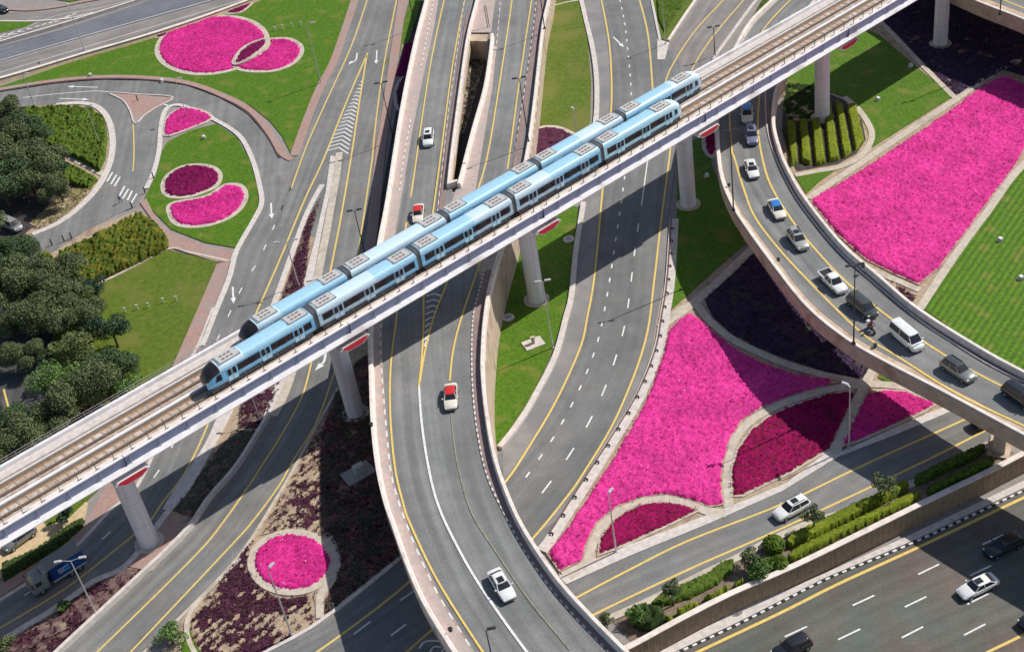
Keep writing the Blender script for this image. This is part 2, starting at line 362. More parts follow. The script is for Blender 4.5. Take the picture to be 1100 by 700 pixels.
def bumpy(name, poly, m, h=.3, amp=.2, s=.33, z=.05, parent=None, mask=None, seed=1, row=None, lump=0.):
    """a planted surface: jittered grid of clumps inside a ground polygon; mask thins it to patches"""
    p = np.array([(q[0], q[1]) for q in poly]); x0, y0 = p.min(0) - s; x1, y1 = p.max(0) + s
    nx, ny = int((x1 - x0) / s) + 2, int((y1 - y0) / s) + 2
    r = np.random.default_rng(seed); X, Y = np.meshgrid(x0 + np.arange(nx) * s, y0 + np.arange(ny) * s, indexing='ij')
    X = X + r.uniform(-.3, .3, X.shape) * s; Y = Y + r.uniform(-.3, .3, X.shape) * s
    ins = inside(p, X, Y)
    if mask:
        fr, th = mask; nz = .6 * vnoise(X + 500, Y + 500, fr, seed + 5) + .4 * vnoise(X + 500, Y + 500, fr * .3, seed + 6)
        if row: nz = nz + row[1] * np.sin((X * math.cos(row[2]) + Y * math.sin(row[2])) * 2 * math.pi / row[0])
        ins &= nz > th
    for hp in HOLES: ins &= ~inside(np.array([(v_[0], v_[1]) for v_ in hp]), X, Y)
    q = ins[:-1, :-1] & ins[1:, :-1] & ins[1:, 1:] & ins[:-1, 1:]
    cnt = np.zeros(X.shape, int); cnt[:-1, :-1] += q; cnt[1:, :-1] += q; cnt[1:, 1:] += q; cnt[:-1, 1:] += q
    used = cnt > 0; Z = z + h + amp * (r.random(X.shape) - .5) + amp * .6 * (vnoise(X + 500, Y + 500, 1.3, seed + 9) - .5)
    if lump: Z = Z + lump * (np.abs(vnoise(X + 500, Y + 500, .75, seed + 11) - .5) * -2 + .5)
    Z = np.where(cnt == 4, Z, z + (0 if h < .7 else 0.02))
    if h >= .7 or amp > 0:
        pass
    idx = -np.ones(X.shape, int); idx[used] = np.arange(used.sum())
    v = np.stack([X[used], Y[used], Z[used]], 1)
    i, j = np.nonzero(q); f = np.stack([idx[i, j], idx[i + 1, j], idx[i + 1, j + 1], idx[i, j + 1]], 1)
    if not len(f): return None
    me = bpy.data.meshes.new(name); me.vertices.add(len(v)); me.vertices.foreach_set('co', v.ravel())
    me.loops.add(len(f) * 4); me.loops.foreach_set('vertex_index', f.ravel().astype(np.int32))
    me.polygons.add(len(f)); me.polygons.foreach_set('loop_start', np.arange(len(f)) * 4); me.polygons.foreach_set('loop_total', np.full(len(f), 4))
    me.materials.append(m); me.update(calc_edges=True); me.validate()
    o = bpy.data.objects.new(name, me); col.objects.link(o)
    if parent: o.parent = parent
    return o
def tufts(name, poly, m, dens=3., size=.42, mask=None, parent=None, seed=1, z=.08, row=None, k=7):
    """scattered small leafy plants, each a handful of little leaves"""
    p = np.array([(q[0], q[1]) for q in poly]); r = np.random.default_rng(seed); x0, y0 = p.min(0); x1, y1 = p.max(0)
    n = int((x1 - x0) * (y1 - y0) * dens); X = r.uniform(x0, x1, n); Y = r.uniform(y0, y1, n); ok = inside(p, X, Y)
    if mask:
        nz = .6 * vnoise(X + 500, Y + 500, mask[0], seed + 5) + .4 * vnoise(X + 500, Y + 500, mask[0] * .3, seed + 6)
        if row: nz = nz + row[1] * np.sin((X * math.cos(row[2]) + Y * math.sin(row[2])) * 2 * math.pi / row[0])
        ok &= nz > mask[1] + r.uniform(-.06, .06, n)
    for hp in HOLES: ok &= ~inside(np.array([(v_[0], v_[1]) for v_ in hp]), X, Y)
    X, Y = X[ok], Y[ok]; n = len(X)
    if not n: return None
    X = np.repeat(X, k) + r.normal(0, size * .33, n * k); Y = np.repeat(Y, k) + r.normal(0, size * .33, n * k); Z = z + r.uniform(.05, 1, n * k) * size * .7; N = n * k
    c = np.stack([X, Y, Z], 1); nn = r.normal(size=(N, 3)); nn[:, 2] = np.abs(nn[:, 2]) + .5; nn /= np.linalg.norm(nn, axis=1)[:, None]
    u = np.cross(nn, r.normal(size=(N, 3))); u /= np.linalg.norm(u, axis=1)[:, None]; w_ = np.cross(nn, u); sz = size * r.uniform(.3, .75, N)[:, None]
    v = np.stack([c - u * sz * .5, c + w_ * sz * .4, c + u * sz * .5, c - w_ * sz * .4], 1).reshape(-1, 3)
    me = bpy.data.meshes.new(name); me.vertices.add(N * 4); me.vertices.foreach_set('co', v.ravel()); me.loops.add(N * 4); me.loops.foreach_set('vertex_index', np.arange(N * 4)); me.polygons.add(N)
    me.polygons.foreach_set('loop_start', np.arange(N) * 4); me.polygons.foreach_set('loop_total', np.full(N, 4)); me.materials.append(m); me.update(calc_edges=True)
    o = bpy.data.objects.new(name, me); col.objects.link(o)
    if parent: o.parent = parent
    return o
def border_ring(poly_w, wd, h, m, parent, name='border'):
    mb = MB(); mb.sweep(poly_w, [(-wd / 2, -.05), (-wd / 2, h - .03), (-wd / 2 + .03, h), (wd / 2 - .03, h), (wd / 2, h - .03), (wd / 2, -.05)], True); return mb.build(name, m, parent)
def orient(p):
    a = sum(p[i][0] * p[(i + 1) % len(p)][1] - p[(i + 1) % len(p)][0] * p[i][1] for i in range(len(p)))
    return p if a > 0 else list(reversed(p))
HOLES = []
def flower_bed(pts, m, label, sm=4, border=1.0, h=.28, amp=.22, mask=None, soil=M_SAND, seed=1, s=.33, cat='flower bed', group=None, name='flower_bed', row=None, bmat=None, cover='flowers', bh=.16):
    pw = orient(smooth(pix(pts), sm, True) if sm else pix(pts)); c = sum(pw, Vector()) / len(pw)
    root = empty(name, (0, 0, 0), 0, label, cat, group)
    mb = MB(); mb.poly(pw, layer(.10)); mb.build('soil', soil, root)
    if border: border_ring(pw, border, bh + .01 * random.random(), bmat or M_CONC, root)
    inner = pw
    bumpy(cover, inner, m, h, amp, s * .8, .11, root, mask, seed, row)
    if not mask: tufts('blossoms', inner, m, 2.4, .30, None, root, seed + 50, .04 + h, None, 4)
    if not mask and m in (F_PINK, F_ROSE): tufts('pale_blossoms', inner, mat('pale_bloom', (.8, .55, .62), (.7, .35, .5), 3), .07, .32, (4., .5), root, seed + 70, .12 + h, None, 3)
    return root
def lamp_height(base, z0, top):
    b = P(*base, z0); lo, hi = .5, 30.
    for _ in range(30):
        md = (lo + hi) / 2
        if proj(b + Vector((0, 0, md)))[1] > top[1]: lo = md
        else: hi = md
    return lo
exec_later = []
# ================================================================== THE GROUND
ZL = -2.8                                   # level of the sunken highway
WT = [(600, 731), (677, 694), (723, 669), (786, 637), (857, 606), (937, 567), (994, 539), (1063, 506), (1100, 487)]
wall_top = pix(WT, .55)
d0 = (wall_top[0] - wall_top[1]).normalized(); d1 = (wall_top[-1] - wall_top[-2]).normalized()
wl0 = [wall_top[0] + d0 * 40, wall_top[0] + d0 * 10] + wall_top + [wall_top[-1] + d1 * 10, wall_top[-1] + d1 * 40, wall_top[-1] + d1 * 120]; wl0 = smooth([Vector((p.x, p.y, 0)) for p in wl0], 3)
edge = [wall_top[0] + d0 * 400] + wl0 + [wall_top[-1] + d1 * 700]
edge = [Vector((p.x, p.y, 0)) for p in edge]
mb = MB(); mb.poly(edge + [Vector((800, 1600, 0)), Vector((-1200, 1600, 0)), Vector((-1200, -200, 0)), Vector((edge[0].x - 20, edge[0].y - 200, 0))], -.05)
g = mb.build('ground', M_SHLD); g['kind'] = 'structure'
mb = MB(); mb.poly([(-1500, -400, ZL - .06), (1800, -400, ZL - .06), (1800, 2000, ZL - .06), (-1500, 2000, ZL - .06)])
g = mb.build('lower_ground', M_SHLD); g['kind'] = 'structure'
# soil zones
sheet('soil', [(346, 195), (327, 236), (293, 330), (265, 395), (246, 439), (219, 489), (203, 523), (180, 551), (137, 606), (63, 651), (-30, 705), (-10, 760), (69, 700), (137, 636), (183, 593), (226, 540), (255, 505), (290, 447), (334, 313), (356, 200)], M_SAND, 0)
sheet('soil', [(655, 664), (700, 642), (790, 600), (857, 566), (945, 535), (1063, 476), (1090, 486), (1063, 500), (994, 536), (937, 564), (857, 603), (786, 635), (723, 666), (677, 688)], mat('verge_soil', (.24, .18, .13), (.15, .11, .08), 1.2, bump=.3), .005)
sheet('soil', [(363, 417), (327, 483), (296, 537), (257, 597), (205, 650), (175, 700), (160, 740), (250, 740), (287, 703), (341, 669), (433, 599), (470, 540), (440, 430), (420, 350), (385, 350)], M_SAND, .004)
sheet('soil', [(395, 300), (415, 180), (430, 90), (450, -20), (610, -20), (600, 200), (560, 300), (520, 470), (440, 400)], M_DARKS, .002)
sheet('soil', [(590, 590), (540, 480), (760, 260), (930, 385), (1030, 440), (1060, 460), (840, 545), (610, 640)], M_SAND, .006)
sheet('soil', [(845, 60), (930, 10), (1180, -60), (1230, 150), (1180, 480), (1000, 420), (840, 230)], M_SAND, .008)
sheet('soil', [(-60, 60), (40, 110), (118, 112), (125, 180), (60, 260), (150, 225), (190, 260), (90, 500), (40, 620), (-90, 700), (-140, 400)], M_SAND, .003)
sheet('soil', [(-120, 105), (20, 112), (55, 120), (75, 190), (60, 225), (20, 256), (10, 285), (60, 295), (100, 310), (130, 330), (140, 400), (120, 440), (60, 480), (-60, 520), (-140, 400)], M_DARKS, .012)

def lawn(pts, m=M_GRASS, label='short mown green lawn', z=None, sm=0):
    o = sheet('lawn', pts, m, z if z is not None else layer(.10), .15, None, sm)
    return tag(o, label, 'grass', None, 'stuff')
# top left
lawn([(-40, 106), (0, 93), (91, 62), (170, 38), (285, -5), (380, -12), (361, 58), (344, 92), (327, 132), (313, 166), (303, 146), (290, 130), (270, 114), (235, 98), (200, 87), (160, 82), (110, 81), (60, 85), (8, 93)], label='mown lawn around the overlapping round flower beds')
lawn([(-20, 24), (38, 23), (30, 28), (-20, 40)], label='small green wedge beside the top left road')
lawn([(50, -2), (70, -8), (100, -12), (100, -3), (75, 2)], label='sliver of lawn at the top left edge')
lawn([(232, 133), (254, 147), (268, 171), (276, 200), (278, 219), (270, 235), (254, 266), (220, 260), (184, 246), (160, 222), (155, 213), (168, 187), (175, 160), (180, 152), (205, 140)], label='green lawn of the island inside the loop road')
lawn([(180, 268), (233, 281), (213, 330), (183, 396), (140, 430), (60, 445), (55, 330), (85, 315), (130, 295)], M_GRASSD, 'olive lawn below the orange shrubs')
lawn([(95, 520), (123, 508), (75, 555), (50, 565), (40, 550)], M_GRASSD, 'patch of lawn beneath the metro viaduct')
lawn([(427, 50), (440, 0), (453, 0), (441, 40), (430, 60), (413, 68)], label='green sliver between ramp and flyover')
lawn([(592, -10), (621, -10), (631, 43), (635, 86), (634, 130), (622, 160), (610, 178), (566, 172), (582, 100)], M_GRASSD, 'olive lawn strip right of the central flyover')
lawn([(552, 255), (575, 215), (621, 222), (615, 284), (611, 319), (604, 341), (594, 375), (575, 419), (546, 462), (533, 484), (525, 440), (522, 400), (527, 345), (540, 300)], label='green lawn with a metro pillar between flyover and road')
lawn([(728, 160), (765, 140), (764, 175), (785, 230), (800, 262), (770, 288), (715, 338), (718, 313), (724, 264), (727, 236)], label='green lawn with a metro pillar left of the curved flyover')
lawn([(845, 76), (925, 28), (945, 38), (1023, 104), (937, 158), (939, 142), (927, 120), (905, 103), (880, 95), (846, 100)], label='bright green lawn beside the striped hedges')
lawn([(853, 187), (899, 181), (880, 195), (866, 208)], label='small lawn triangle beside the curved flyover')
M_STRIPE = M_GRASS.copy(); M_STRIPE.name = 'lawn_striped'
_t = M_STRIPE.node_tree; _b = _t.nodes['Principled BSDF']; _src = _b.inputs['Base Color'].links[0].from_socket
_g = _t.nodes.new('ShaderNodeNewGeometry'); _m = _t.nodes.new('ShaderNodeMapping'); _a = P(1086, 192); _c = P(1012, 295); _m.inputs['Rotation'].default_value = (0, 0, -math.atan2((_a - _c).y, (_a - _c).x) + math.pi / 2)
_w = _t.nodes.new('ShaderNodeTexWave'); _w.inputs['Scale'].default_value = .33; _w.inputs['Distortion'].default_value = .6; _t.links.new(_g.outputs['Position'], _m.inputs[0]); _t.links.new(_m.outputs[0], _w.inputs['Vector'])
_r = _t.nodes.new('ShaderNodeMapRange'); _r.inputs['To Min'].default_value = .80; _r.inputs['To Max'].default_value = 1.3; _t.links.new(_w.outputs['Fac'], _r.inputs[0])
_v = _t.nodes.new('ShaderNodeVectorMath'); _v.operation = 'SCALE'; _t.links.new(_src, _v.inputs[0]); _t.links.new(_r.outputs[0], _v.inputs['Scale']); _t.links.new(_v.outputs[0], _b.inputs['Base Color'])
lawn([(990, 330), (1040, 252), (1085, 192), (1106, 170), (1180, 130), (1240, 300), (1180, 450), (1100, 402), (1040, 365)], M_STRIPE, 'striped bright green lawn right of the large pink bed')
lawn([(948, 392), (960, 395), (1000, 415), (988, 421), (965, 416), (943, 405)], label='small green triangle under the curved flyover edge')
lawn([(196, 688), (204, 675), (215, 700), (225, 740), (190, 740)], label='scrap of lawn at the bottom edge')
lawn([(700, -12), (757, -20), (735, 15), (716, 44), (708, 40)], M_GRASSD, 'olive wedge between the two merging roads')

sheet('verge', [(-60, 560), (20, 545), (75, 530), (95, 540), (90, 562), (58, 588), (0, 622), (-60, 655)], mat('sandy_verge', (.62, .47, .28), (.5, .37, .22), 1.5, bump=.3), .1)
# ---- roads (asphalt, concrete edges, painted lines)
def road_kerbs(road, lines, m=M_CPALE, wd=.35, h=.15, z=.03):
    for l in lines: kerb('kerb', l, wd, h, m, z, parent=road, kind=None)
# highway across the top left
r = strip('road', [(-60, 69), (0, 50), (75, 29), (165, -1), (230, -25)], [(-60, 84), (0, 66), (100, 37), (245, -4), (300, -25)], A_BLUE, .03)
kerb('kerb', [(-60, 67), (0, 48), (75, 26), (162, -2), (228, -26)], .5, .8, M_WALLW, parent=r, kind=None)
mk = Marks(.04); mk.line([(-60, 83), (0, 65), (100, 36), (245, -5)], 'w', .2); mk.build(r)
r = strip('road', [(-60, 86), (0, 68), (100, 40), (250, -5)], [(-60, 101), (0, 83), (91, 56), (270, -2)], A_OLD, .05)
mk = Marks(.06); mk.line([(-60, 96), (0, 78), (91, 51), (260, 0)], 'w', .16); mk.build(r)
r = strip('road', [(-60, 17), (0, 14), (60, 12), (110, 5), (190, -14)], [(-60, 62), (0, 46), (75, 24), (160, -3), (220, -23)], A_OLD, .035)
mk = Marks(.045); mk.line([(-30, 47), (0, 39), (20, 33), (60, 17), (105, 9), (150, -3)], 'w', .14)
mk.chev([(2, 42), (82, 14)], [(-2, 38), (80, 19)], 11, .9, .3); mk.build(r)
kerb('kerb', [(0, 23), (38, 23), (75, 20), (100, 14)], .6, .14, M_CPALE, .04)
kerb('kerb', [(0, 9), (30, 11), (60, 8), (90, 2), (120, -3)], 1.1, .14, M_PINK, .04)
tb = [(-60, 100), (0, 84), (45, 71), (91, 57), (160, 37), (215, 19), (278, -4)]
p_ = smooth(pix(tb, .9)); p_ = [Vector((q.x, q.y, 0)) for q in p_]; bt = empty('road_barrier', (0, 0, 0), 0, 'cream topped tan barrier between the top left highway and the lawn', 'barrier')
mb = MB(); mb.sweep(p_, [(-.9, -.05), (-.35, .9), (.35, .9), (.5, -.05)]); mb.build('barrier_wall', mat('tan_pale', (.62, .46, .30), (.5, .37, .24), 1.), bt)
mb = MB(); mb.sweep(p_, [(-.5, .9), (-.5, 1.05), (.4, 1.05), (.4, .9)]); mb.build('coping', M_WALLW, bt)
# loop road
r = sheet('road', [(-40, 106), (8, 98), (60, 90), (110, 86), (160, 87), (200, 92), (235, 105), (265, 122), (287, 147), (300, 170), (318, 168), (312, 205), (283, 222), (279, 200), (271, 171), (257, 146), (231, 129), (205, 116), (188, 113), (178, 118), (173, 135), (171, 160), (166, 182), (155, 205), (146, 222), (125, 230), (100, 243), (70, 262), (55, 272), (25, 288), (-20, 302), (-20, 268), (30, 255), (60, 240), (85, 222), (105, 200), (117, 175), (120, 150), (115, 125), (100, 113), (60, 112), (20, 115), (-40, 118)], A_GREY, .028)
road_kerbs(r, [[(-30, 102), (8, 95), (60, 87), (110, 83), (160, 84), (200, 89), (235, 101), (268, 118), (290, 143), (303, 165), (314, 172)]], M_PINK, 1.3)
road_kerbs(r, [[(-30, 104), (8, 97.5), (60, 89.5), (110, 85.5), (160, 86.5), (200, 91.5), (235, 104), (265, 121), (287, 146), (300, 170)]], M_KRED, .22, .18)
road_kerbs(r, [[(217, 372), (229, 341), (246, 299), (254, 270), (273, 236), (281, 219), (279, 200), (271, 171), (257, 146), (231, 129), (205, 117), (190, 113), (178, 118), (173, 135), (171, 160), (166, 182), (157, 203)]], M_CPALE, .9, .14)
road_kerbs(r, [[(60, 113), (85, 111), (104, 115), (116, 128), (121, 150), (118, 175), (106, 200), (86, 222), (62, 240), (35, 252)]], M_CPALE, 1.2, .14)
mk = Marks(.034); mk.line([(24, 105), (60, 101), (100, 98), (118, 99)], 'w', .18).line([(143, 133), (144, 160), (143, 184)], 'y', .22).line([(176, 112), (185, 115)], 'w', .3)
mk.arrow((105, 94), (72, 93)).arrow((64, 106), (96, 107))
for a, b in [((115, 195), (121, 185)), ((119, 198), (125, 188)), ((123, 200), (129, 190)), ((128, 211), (134, 200)), ((132, 213), (138, 203)), ((137, 215), (142, 205)), ((141, 218), (147, 208))]: mk.seg(a, b, .36)
mk.build(r)
o = sheet('path', [(117, 100), (150, 102), (186, 105), (168, 116), (156, 124), (145, 133), (140, 120), (132, 108)], M_PINK, .16, .2)
kerb('kerb', [(117, 100), (150, 102), (186, 105), (168, 116), (156, 124), (145, 133), (140, 120), (132, 108)], .3, .2, M_CPALE, 0, True, parent=o, kind=None, sm=3)
sheet('path', [(150, 217), (157, 213), (168, 235), (184, 250), (220, 263), (255, 270), (246, 281), (233, 281), (180, 265), (172, 248)], M_PINK, .15, .2)
sheet('path', [(233, 283), (247, 280), (229, 330), (217, 369), (185, 430), (165, 485), (144, 528), (118, 549), (83, 586), (0, 640), (-40, 662), (-40, 646), (0, 624), (58, 590), (92, 562), (118, 515), (150, 470), (183, 398), (213, 330)], M_PINK, .14, .2)
kerb('kerb', [(229, 331), (214, 369), (185, 425), (166, 484), (144, 527), (118, 549), (83, 586), (40, 620), (-20, 656)], .5, .17, M_CPALE, 0)
kerb('kerb', [(82, 316), (130, 294), (180, 268), (205, 272), (246, 281)], .55, .2, M_CONC, 0, sm=4)
kerb('kerb', [(63, 163), (85, 174), (112, 188)], 1.3, .12, M_CONC, 0)
# ramp that splits in two left of the central flyover
r = strip('road', [(390, -12), (365, 60), (348, 94), (333, 134), (318, 168), (290, 240)], [(436, -12), (426, 49), (413, 137), (407, 170), (398, 230), (392, 270)], A_GREY, .048)
road_kerbs(r, [[(385, -12), (361, 60), (344, 94), (328, 134), (316, 168)]], M_PINK, 1.7)
road_kerbs(r, [[(434, -12), (426, 45), (414, 130), (409, 160), (401, 240), (390, 310)]], M_PINK, 1.9)
mk = Marks(.058); mk.line([(396, -5), (378, 48), (350, 110), (330, 155), (313, 202)]).line([(427, -5), (413, 66), (404, 129), (400, 170)])
mk.line([(395, 57), (372, 110), (348, 170), (327, 215), (300, 280), (273, 341)], wd=.3).line([(394, 60), (386, 110), (377, 170), (365, 240), (353, 300)], wd=.3)
mk.chev([(387, 88), (351, 162)], [(389, 88), (374, 165)], 19, .35, .28)
mk.line([(383.5, 57), (382, 65), (375, 67)], 'w', .28); mk.arrow((379, 66), (374, 70)); mk.arrow((405, 54), (404, 69))
mk.build(r)
r = strip('road', [(281, 190), (281, 219), (273, 236), (254, 270), (246, 299), (229, 341), (217, 370), (195, 410), (168, 483), (144, 527), (120, 549), (83, 586), (40, 620), (0, 648), (-40, 672)],
          [(346, 185), (343, 200), (327, 236), (293, 330), (265, 395), (246, 439), (219, 489), (203, 523), (180, 551), (137, 606), (100, 625), (63, 651), (0, 689), (-40, 713)], A_GREY, .038)
mk = Marks(.044); mk.dash([(313, 200), (300, 230), (280, 275), (262, 305), (245, 340), (215, 405), (183, 484), (170, 506), (152, 530), (117, 572), (92, 591), (40, 630), (-20, 668)], 1.6, 4.4, .2)
mk.line([(273, 341), (245, 396), (224, 454), (200, 505), (174, 540), (160, 560), (129, 586), (71, 631), (0, 674), (-40, 698)])
mk.arrow((291, 218), (292, 235), .3).arrow((250, 308), (251, 326), .3); mk.build(r)
r = strip('road', [(361, 165), (356, 201), (334, 313), (308, 405), (290, 447), (281, 462), (255, 503), (226, 537), (207, 565), (183, 591), (137, 634), (69, 697), (40, 725)],
          [(409, 160), (399, 250), (388, 320), (375, 380), (363, 417), (327, 483), (296, 537), (257, 597), (205, 650), (160, 694), (130, 725)], A_GREY, .054)
kerb('kerb', [(361, 165), (356, 201), (334, 313), (308, 405), (290, 447)], 1.3, .16, M_CONC, .03, parent=r, kind=None, side=.6)
kerb('kerb', [(290, 447), (281, 462), (255, 503), (226, 537), (207, 565), (183, 591), (137, 634), (69, 697), (40, 725)], .5, .85, M_CPALE, .03, parent=r, kind=None, side=0)
kerb('kerb', [(363, 417), (327, 483), (296, 537), (257, 597), (205, 652), (160, 696), (130, 728)], .4, .16, M_CONC, .03, parent=r, kind=None)
mk = Marks(.064); mk.line([(353, 300), (332, 400), (317, 441), (278, 505), (240, 560), (206, 600), (104, 700), (70, 730)]).line([(400, 170), (383, 283), (368, 370), (359, 400), (340, 453), (315, 494), (300, 521), (271, 560), (243, 591), (140, 700), (110, 730)])
mk.line([(350, 376), (348, 388), (342, 392)], 'w', .4); mk.arrow((346, 391), (338, 398), .4, 1.2); mk.build(r)
o = sheet('path', [(355, 167), (361, 168), (362, 176), (356, 199), (345, 250), (334, 313), (308, 405), (290, 450), (281, 452), (300, 400), (322, 320), (340, 250), (350, 205)], M_CPALE, .14, .15)
kerb('kerb', [(346, 199), (327, 236), (293, 330), (265, 395), (249, 437), (232, 470), (203, 523), (178, 553), (137, 606), (100, 625), (63, 651), (0, 689)], .9, .16, M_CPALE, .02)
sheet('path', [(178, 556), (207, 563), (188, 585), (164, 613), (137, 608)], M_PINK, .13, .15)
kerb('kerb', [(249, 437), (230, 480), (203, 520), (186, 548)], 1.6, .13, M_CPALE, .02, side=-.8)
# road running under the central flyover along the bottom
r = strip('road', [(400, 752), (470, 700), (530, 655), (570, 638), (608, 621), (677, 592), (763, 557), (840, 525), (897, 484), (1020, 438), (1080, 405), (1160, 360)],
          [(480, 780), (540, 725), (590, 698), (620, 684), (662, 659), (700, 641), (754, 614), (786, 599), (857, 564), (945, 533), (1063, 473), (1120, 440), (1180, 410)], A_GREY, .034)
mk = Marks(.056); mk.dash([(330, 720), (372, 687), (402, 664), (432, 643), (480, 610)], 2.6, 4.4, .2).seg((420, 682), (436, 670), .25)
mk.line([(597, 655), (620, 641), (677, 611), (740, 580), (840, 541), (926, 500), (1039, 449), (1100, 420)], wd=.3).line([(620, 670), (639, 659), (740, 611), (840, 567), (983, 500), (1057, 463), (1110, 438)], wd=.3)
mk.line([(450, 696), (458, 688), (478, 690), (474, 700)], 'w', .25).line([(462, 700), (466, 694), (474, 695)], 'w', .25)
mk.build(r)
kerb('kerb', [(230, 730), (287, 700), (345, 667), (432, 598)], .5, .25, M_CPALE, .02, parent=r, kind=None)
sheet('path', [(600, 618), (640, 601), (677, 584), (720, 568), (763, 551), (800, 537), (845, 518), (895, 480), (905, 484), (1000, 442), (1025, 433), (1025, 440), (960, 467), (900, 490), (840, 527), (763, 561), (677, 596), (608, 627)], M_CPALE, .12, .15)
kerb('kerb', [(648, 668), (662, 661), (700, 644), (754, 617), (786, 602), (857, 567), (945, 536), (1063, 477)], 1.0, .15, M_CONC, .03, parent=r, kind=None)
# the broad road curving down between flyover and gardens
NL = [(622, -15), (627, 0), (637, 43), (642, 86), (641, 129), (632, 190), (626, 224), (619, 284), (615, 319), (610, 341), (599, 383), (579, 423), (560, 455), (540, 482), (515, 509), (480, 549), (430, 600), (390, 636), (347, 669), (287, 701), (230, 732)]
NR = [(697, -15), (703, 20), (712, 50), (730, 70), (726, 170), (718, 236), (713, 300), (706, 340), (697, 386), (672, 446), (633, 509), (609, 551), (580, 588), (548, 622), (500, 664), (455, 700), (400, 740)]
r = strip('road', NL, NR, A_NORTH, .042, n=120)
M_SH2 = mat('shoulder_asphalt', (.27, .255, .245), (.23, .22, .215), .5, c3=(.20, .195, .195), scale3=.12, f3=.5)
YL = [(641, -10), (644, 0), (652, 43), (655, 86), (654, 126), (649, 170), (645, 207), (637, 293), (629, 340), (621, 374), (595, 431), (564, 483), (541, 517)]
YR = [(724, 140), (721, 170), (712, 239), (705, 299), (695, 367), (665, 446), (628, 509), (608, 537), (578, 572)]
for e_, y_ in ((NL[:14], YL), (NR[4:12], YR)):
    strip('shoulder', e_, y_, M_SH2, .047, kind=None, parent=r, n=60, k=1)
kerb('kerb', [(622, -10), (629, 20), (637, 55), (641, 90), (640, 130), (632, 160)], .9, .3, M_CPALE, .02, parent=r, kind=None)
kerb('kerb', [(627, 219), (619, 270), (614, 319), (608, 343), (597, 383), (577, 423), (558, 455), (537, 482)], .8, .5, M_CPALE, .02, parent=r, kind=None)
kerb('kerb', [(724, 236), (720, 300), (714, 340), (707, 377), (688, 425), (660, 472), (628, 523), (594, 576), (582, 592)], 1.5, .2, M_CPALE, .02, parent=r, kind=None)
kerb('kerb', [(721, 236), (717, 300), (711, 340), (704, 377), (685, 423), (657, 470), (624, 521), (590, 574)], .2, .3, M_KRED, .02, parent=r, kind=None)
mk = Marks(.052); mk.line([(643, -10), (646, 0), (654, 43), (657, 86), (656, 126), (651, 170), (647, 207), (639, 293), (631, 340), (623, 374), (597, 431), (566, 483), (543, 517), (500, 565), (441, 623), (390, 664), (340, 700), (300, 727)], wd=.3)
mk.line([(684, -12), (687, 0), (696, 37), (701, 94), (702, 130)], wd=.3).line([(722, 140), (719, 170), (710, 239), (703, 299), (693, 367), (663, 446), (626, 509), (606, 537), (573, 577), (530, 622), (470, 671), (436, 700), (400, 727)], wd=.3)
mk.dash([(666, 0), (671, 25), (675, 60), (678, 100), (677, 150), (671, 190), (667, 220), (661, 260), (655, 300), (645, 355), (633, 393), (616, 431), (593, 472), (563, 515)], 1.1, 2.5, .22)
mk.line([(699, 150), (696, 170), (689, 221)], 'w', .2).dash([(686, 240), (681, 276), (677, 310), (672, 345), (662, 382), (648, 421), (628, 462), (601, 504), (570, 545)], 2.4, 4.2, .22)
mk.arrow((659, 40), (670, 51), .3); mk.build(r)
# road joining from the upper right
r = strip('road', [(760, -15), (740, 20), (722, 42), (714, 60), (706, 100), (700, 150)], [(822, -15), (800, 15), (776, 46), (757, 74), (740, 110), (735, 160)], A_OLD, .036)
mk = Marks(.046); mk.line([(785, -10), (777, 0), (746, 34), (723, 69), (714, 91), (708, 120)]).line([(808, -10), (799, 0), (763, 43), (741, 79), (728, 110)])
mk.build(r)
kerb('kerb', [(756, -12), (735, 18), (718, 44)], .5, .25, M_WALLW, .02, parent=r, kind=None)
kerb('kerb', [(824, -12), (808, 6), (786, 36), (766, 64)], .6, .16, M_CPALE, .02, parent=r, kind=None)
sheet('path', [(706, 42), (719, 46), (714, 64), (706, 64)], M_CPALE, .13, .1)
kerb('kerb', [(698, -10), (704, 20), (709, 44)], .5, .2, M_CPALE, .02)
# sunken highway at the lower right
r = strip('road', [(640, 742), (726, 701), (800, 666), (886, 622), (974, 585), (1100, 526), (1200, 478)], [(900, 900), (1000, 850), (1100, 800), (1200, 740), (1300, 690), (1380, 640), (1460, 600)], A_HWY, ZL, n=90, k=12)
mk = Marks(ZL, .01); mk.line([(660, 743), (749, 700), (840, 657), (900, 627), (983, 589), (1100, 534), (1180, 497)], wd=.4)
mk.dash([(760, 722), (833, 688), (950, 634), (1008, 606), (1065, 580), (1160, 535)], 3.0, 6.2, .22, start=1.0)
mk.dash([(800, 732), (897, 688), (971, 652), (1029, 624), (1130, 576)], 3.0, 6.2, .22, start=3.0)
mk.dash([(880, 730), (989, 674), (1048, 644), (1140, 598)], 3.0, 6.2, .22, start=2.)
mk.dash([(950, 730), (1011, 695), (1070, 664), (1160, 620)], 3.0, 6.2, .22, start=2.)
mk.line([(1020, 722), (1063, 699), (1100, 681), (1180, 640)], wd=.35)
mk.build(r)
sheet('pavement', [(600, 752), (700, 704), (769, 667), (800, 651), (857, 628), (969, 578), (1060, 535), (1120, 506), (1200, 470), (1200, 478), (1120, 514), (974, 583), (886, 620), (800, 664), (726, 699), (640, 742)], M_CPALE, ZL + .12, .2)
# black and white kerb stones
ks = smooth(pix([(640, 744), (726, 702), (800, 667), (886, 623), (974, 586), (1100, 527), (1200, 479)], ZL)); kp = resample(ks, 130); mb = MB()
for i in range(129): mb.sweep([kp[i], kp[i + 1]], [(-.13, 0), (-.13, .13), (.13, .13), (.13, 0)], m=i % 2)
o = mb.build('kerb', [M_WHITE, M_BLACK]); o['kind'] = 'structure'
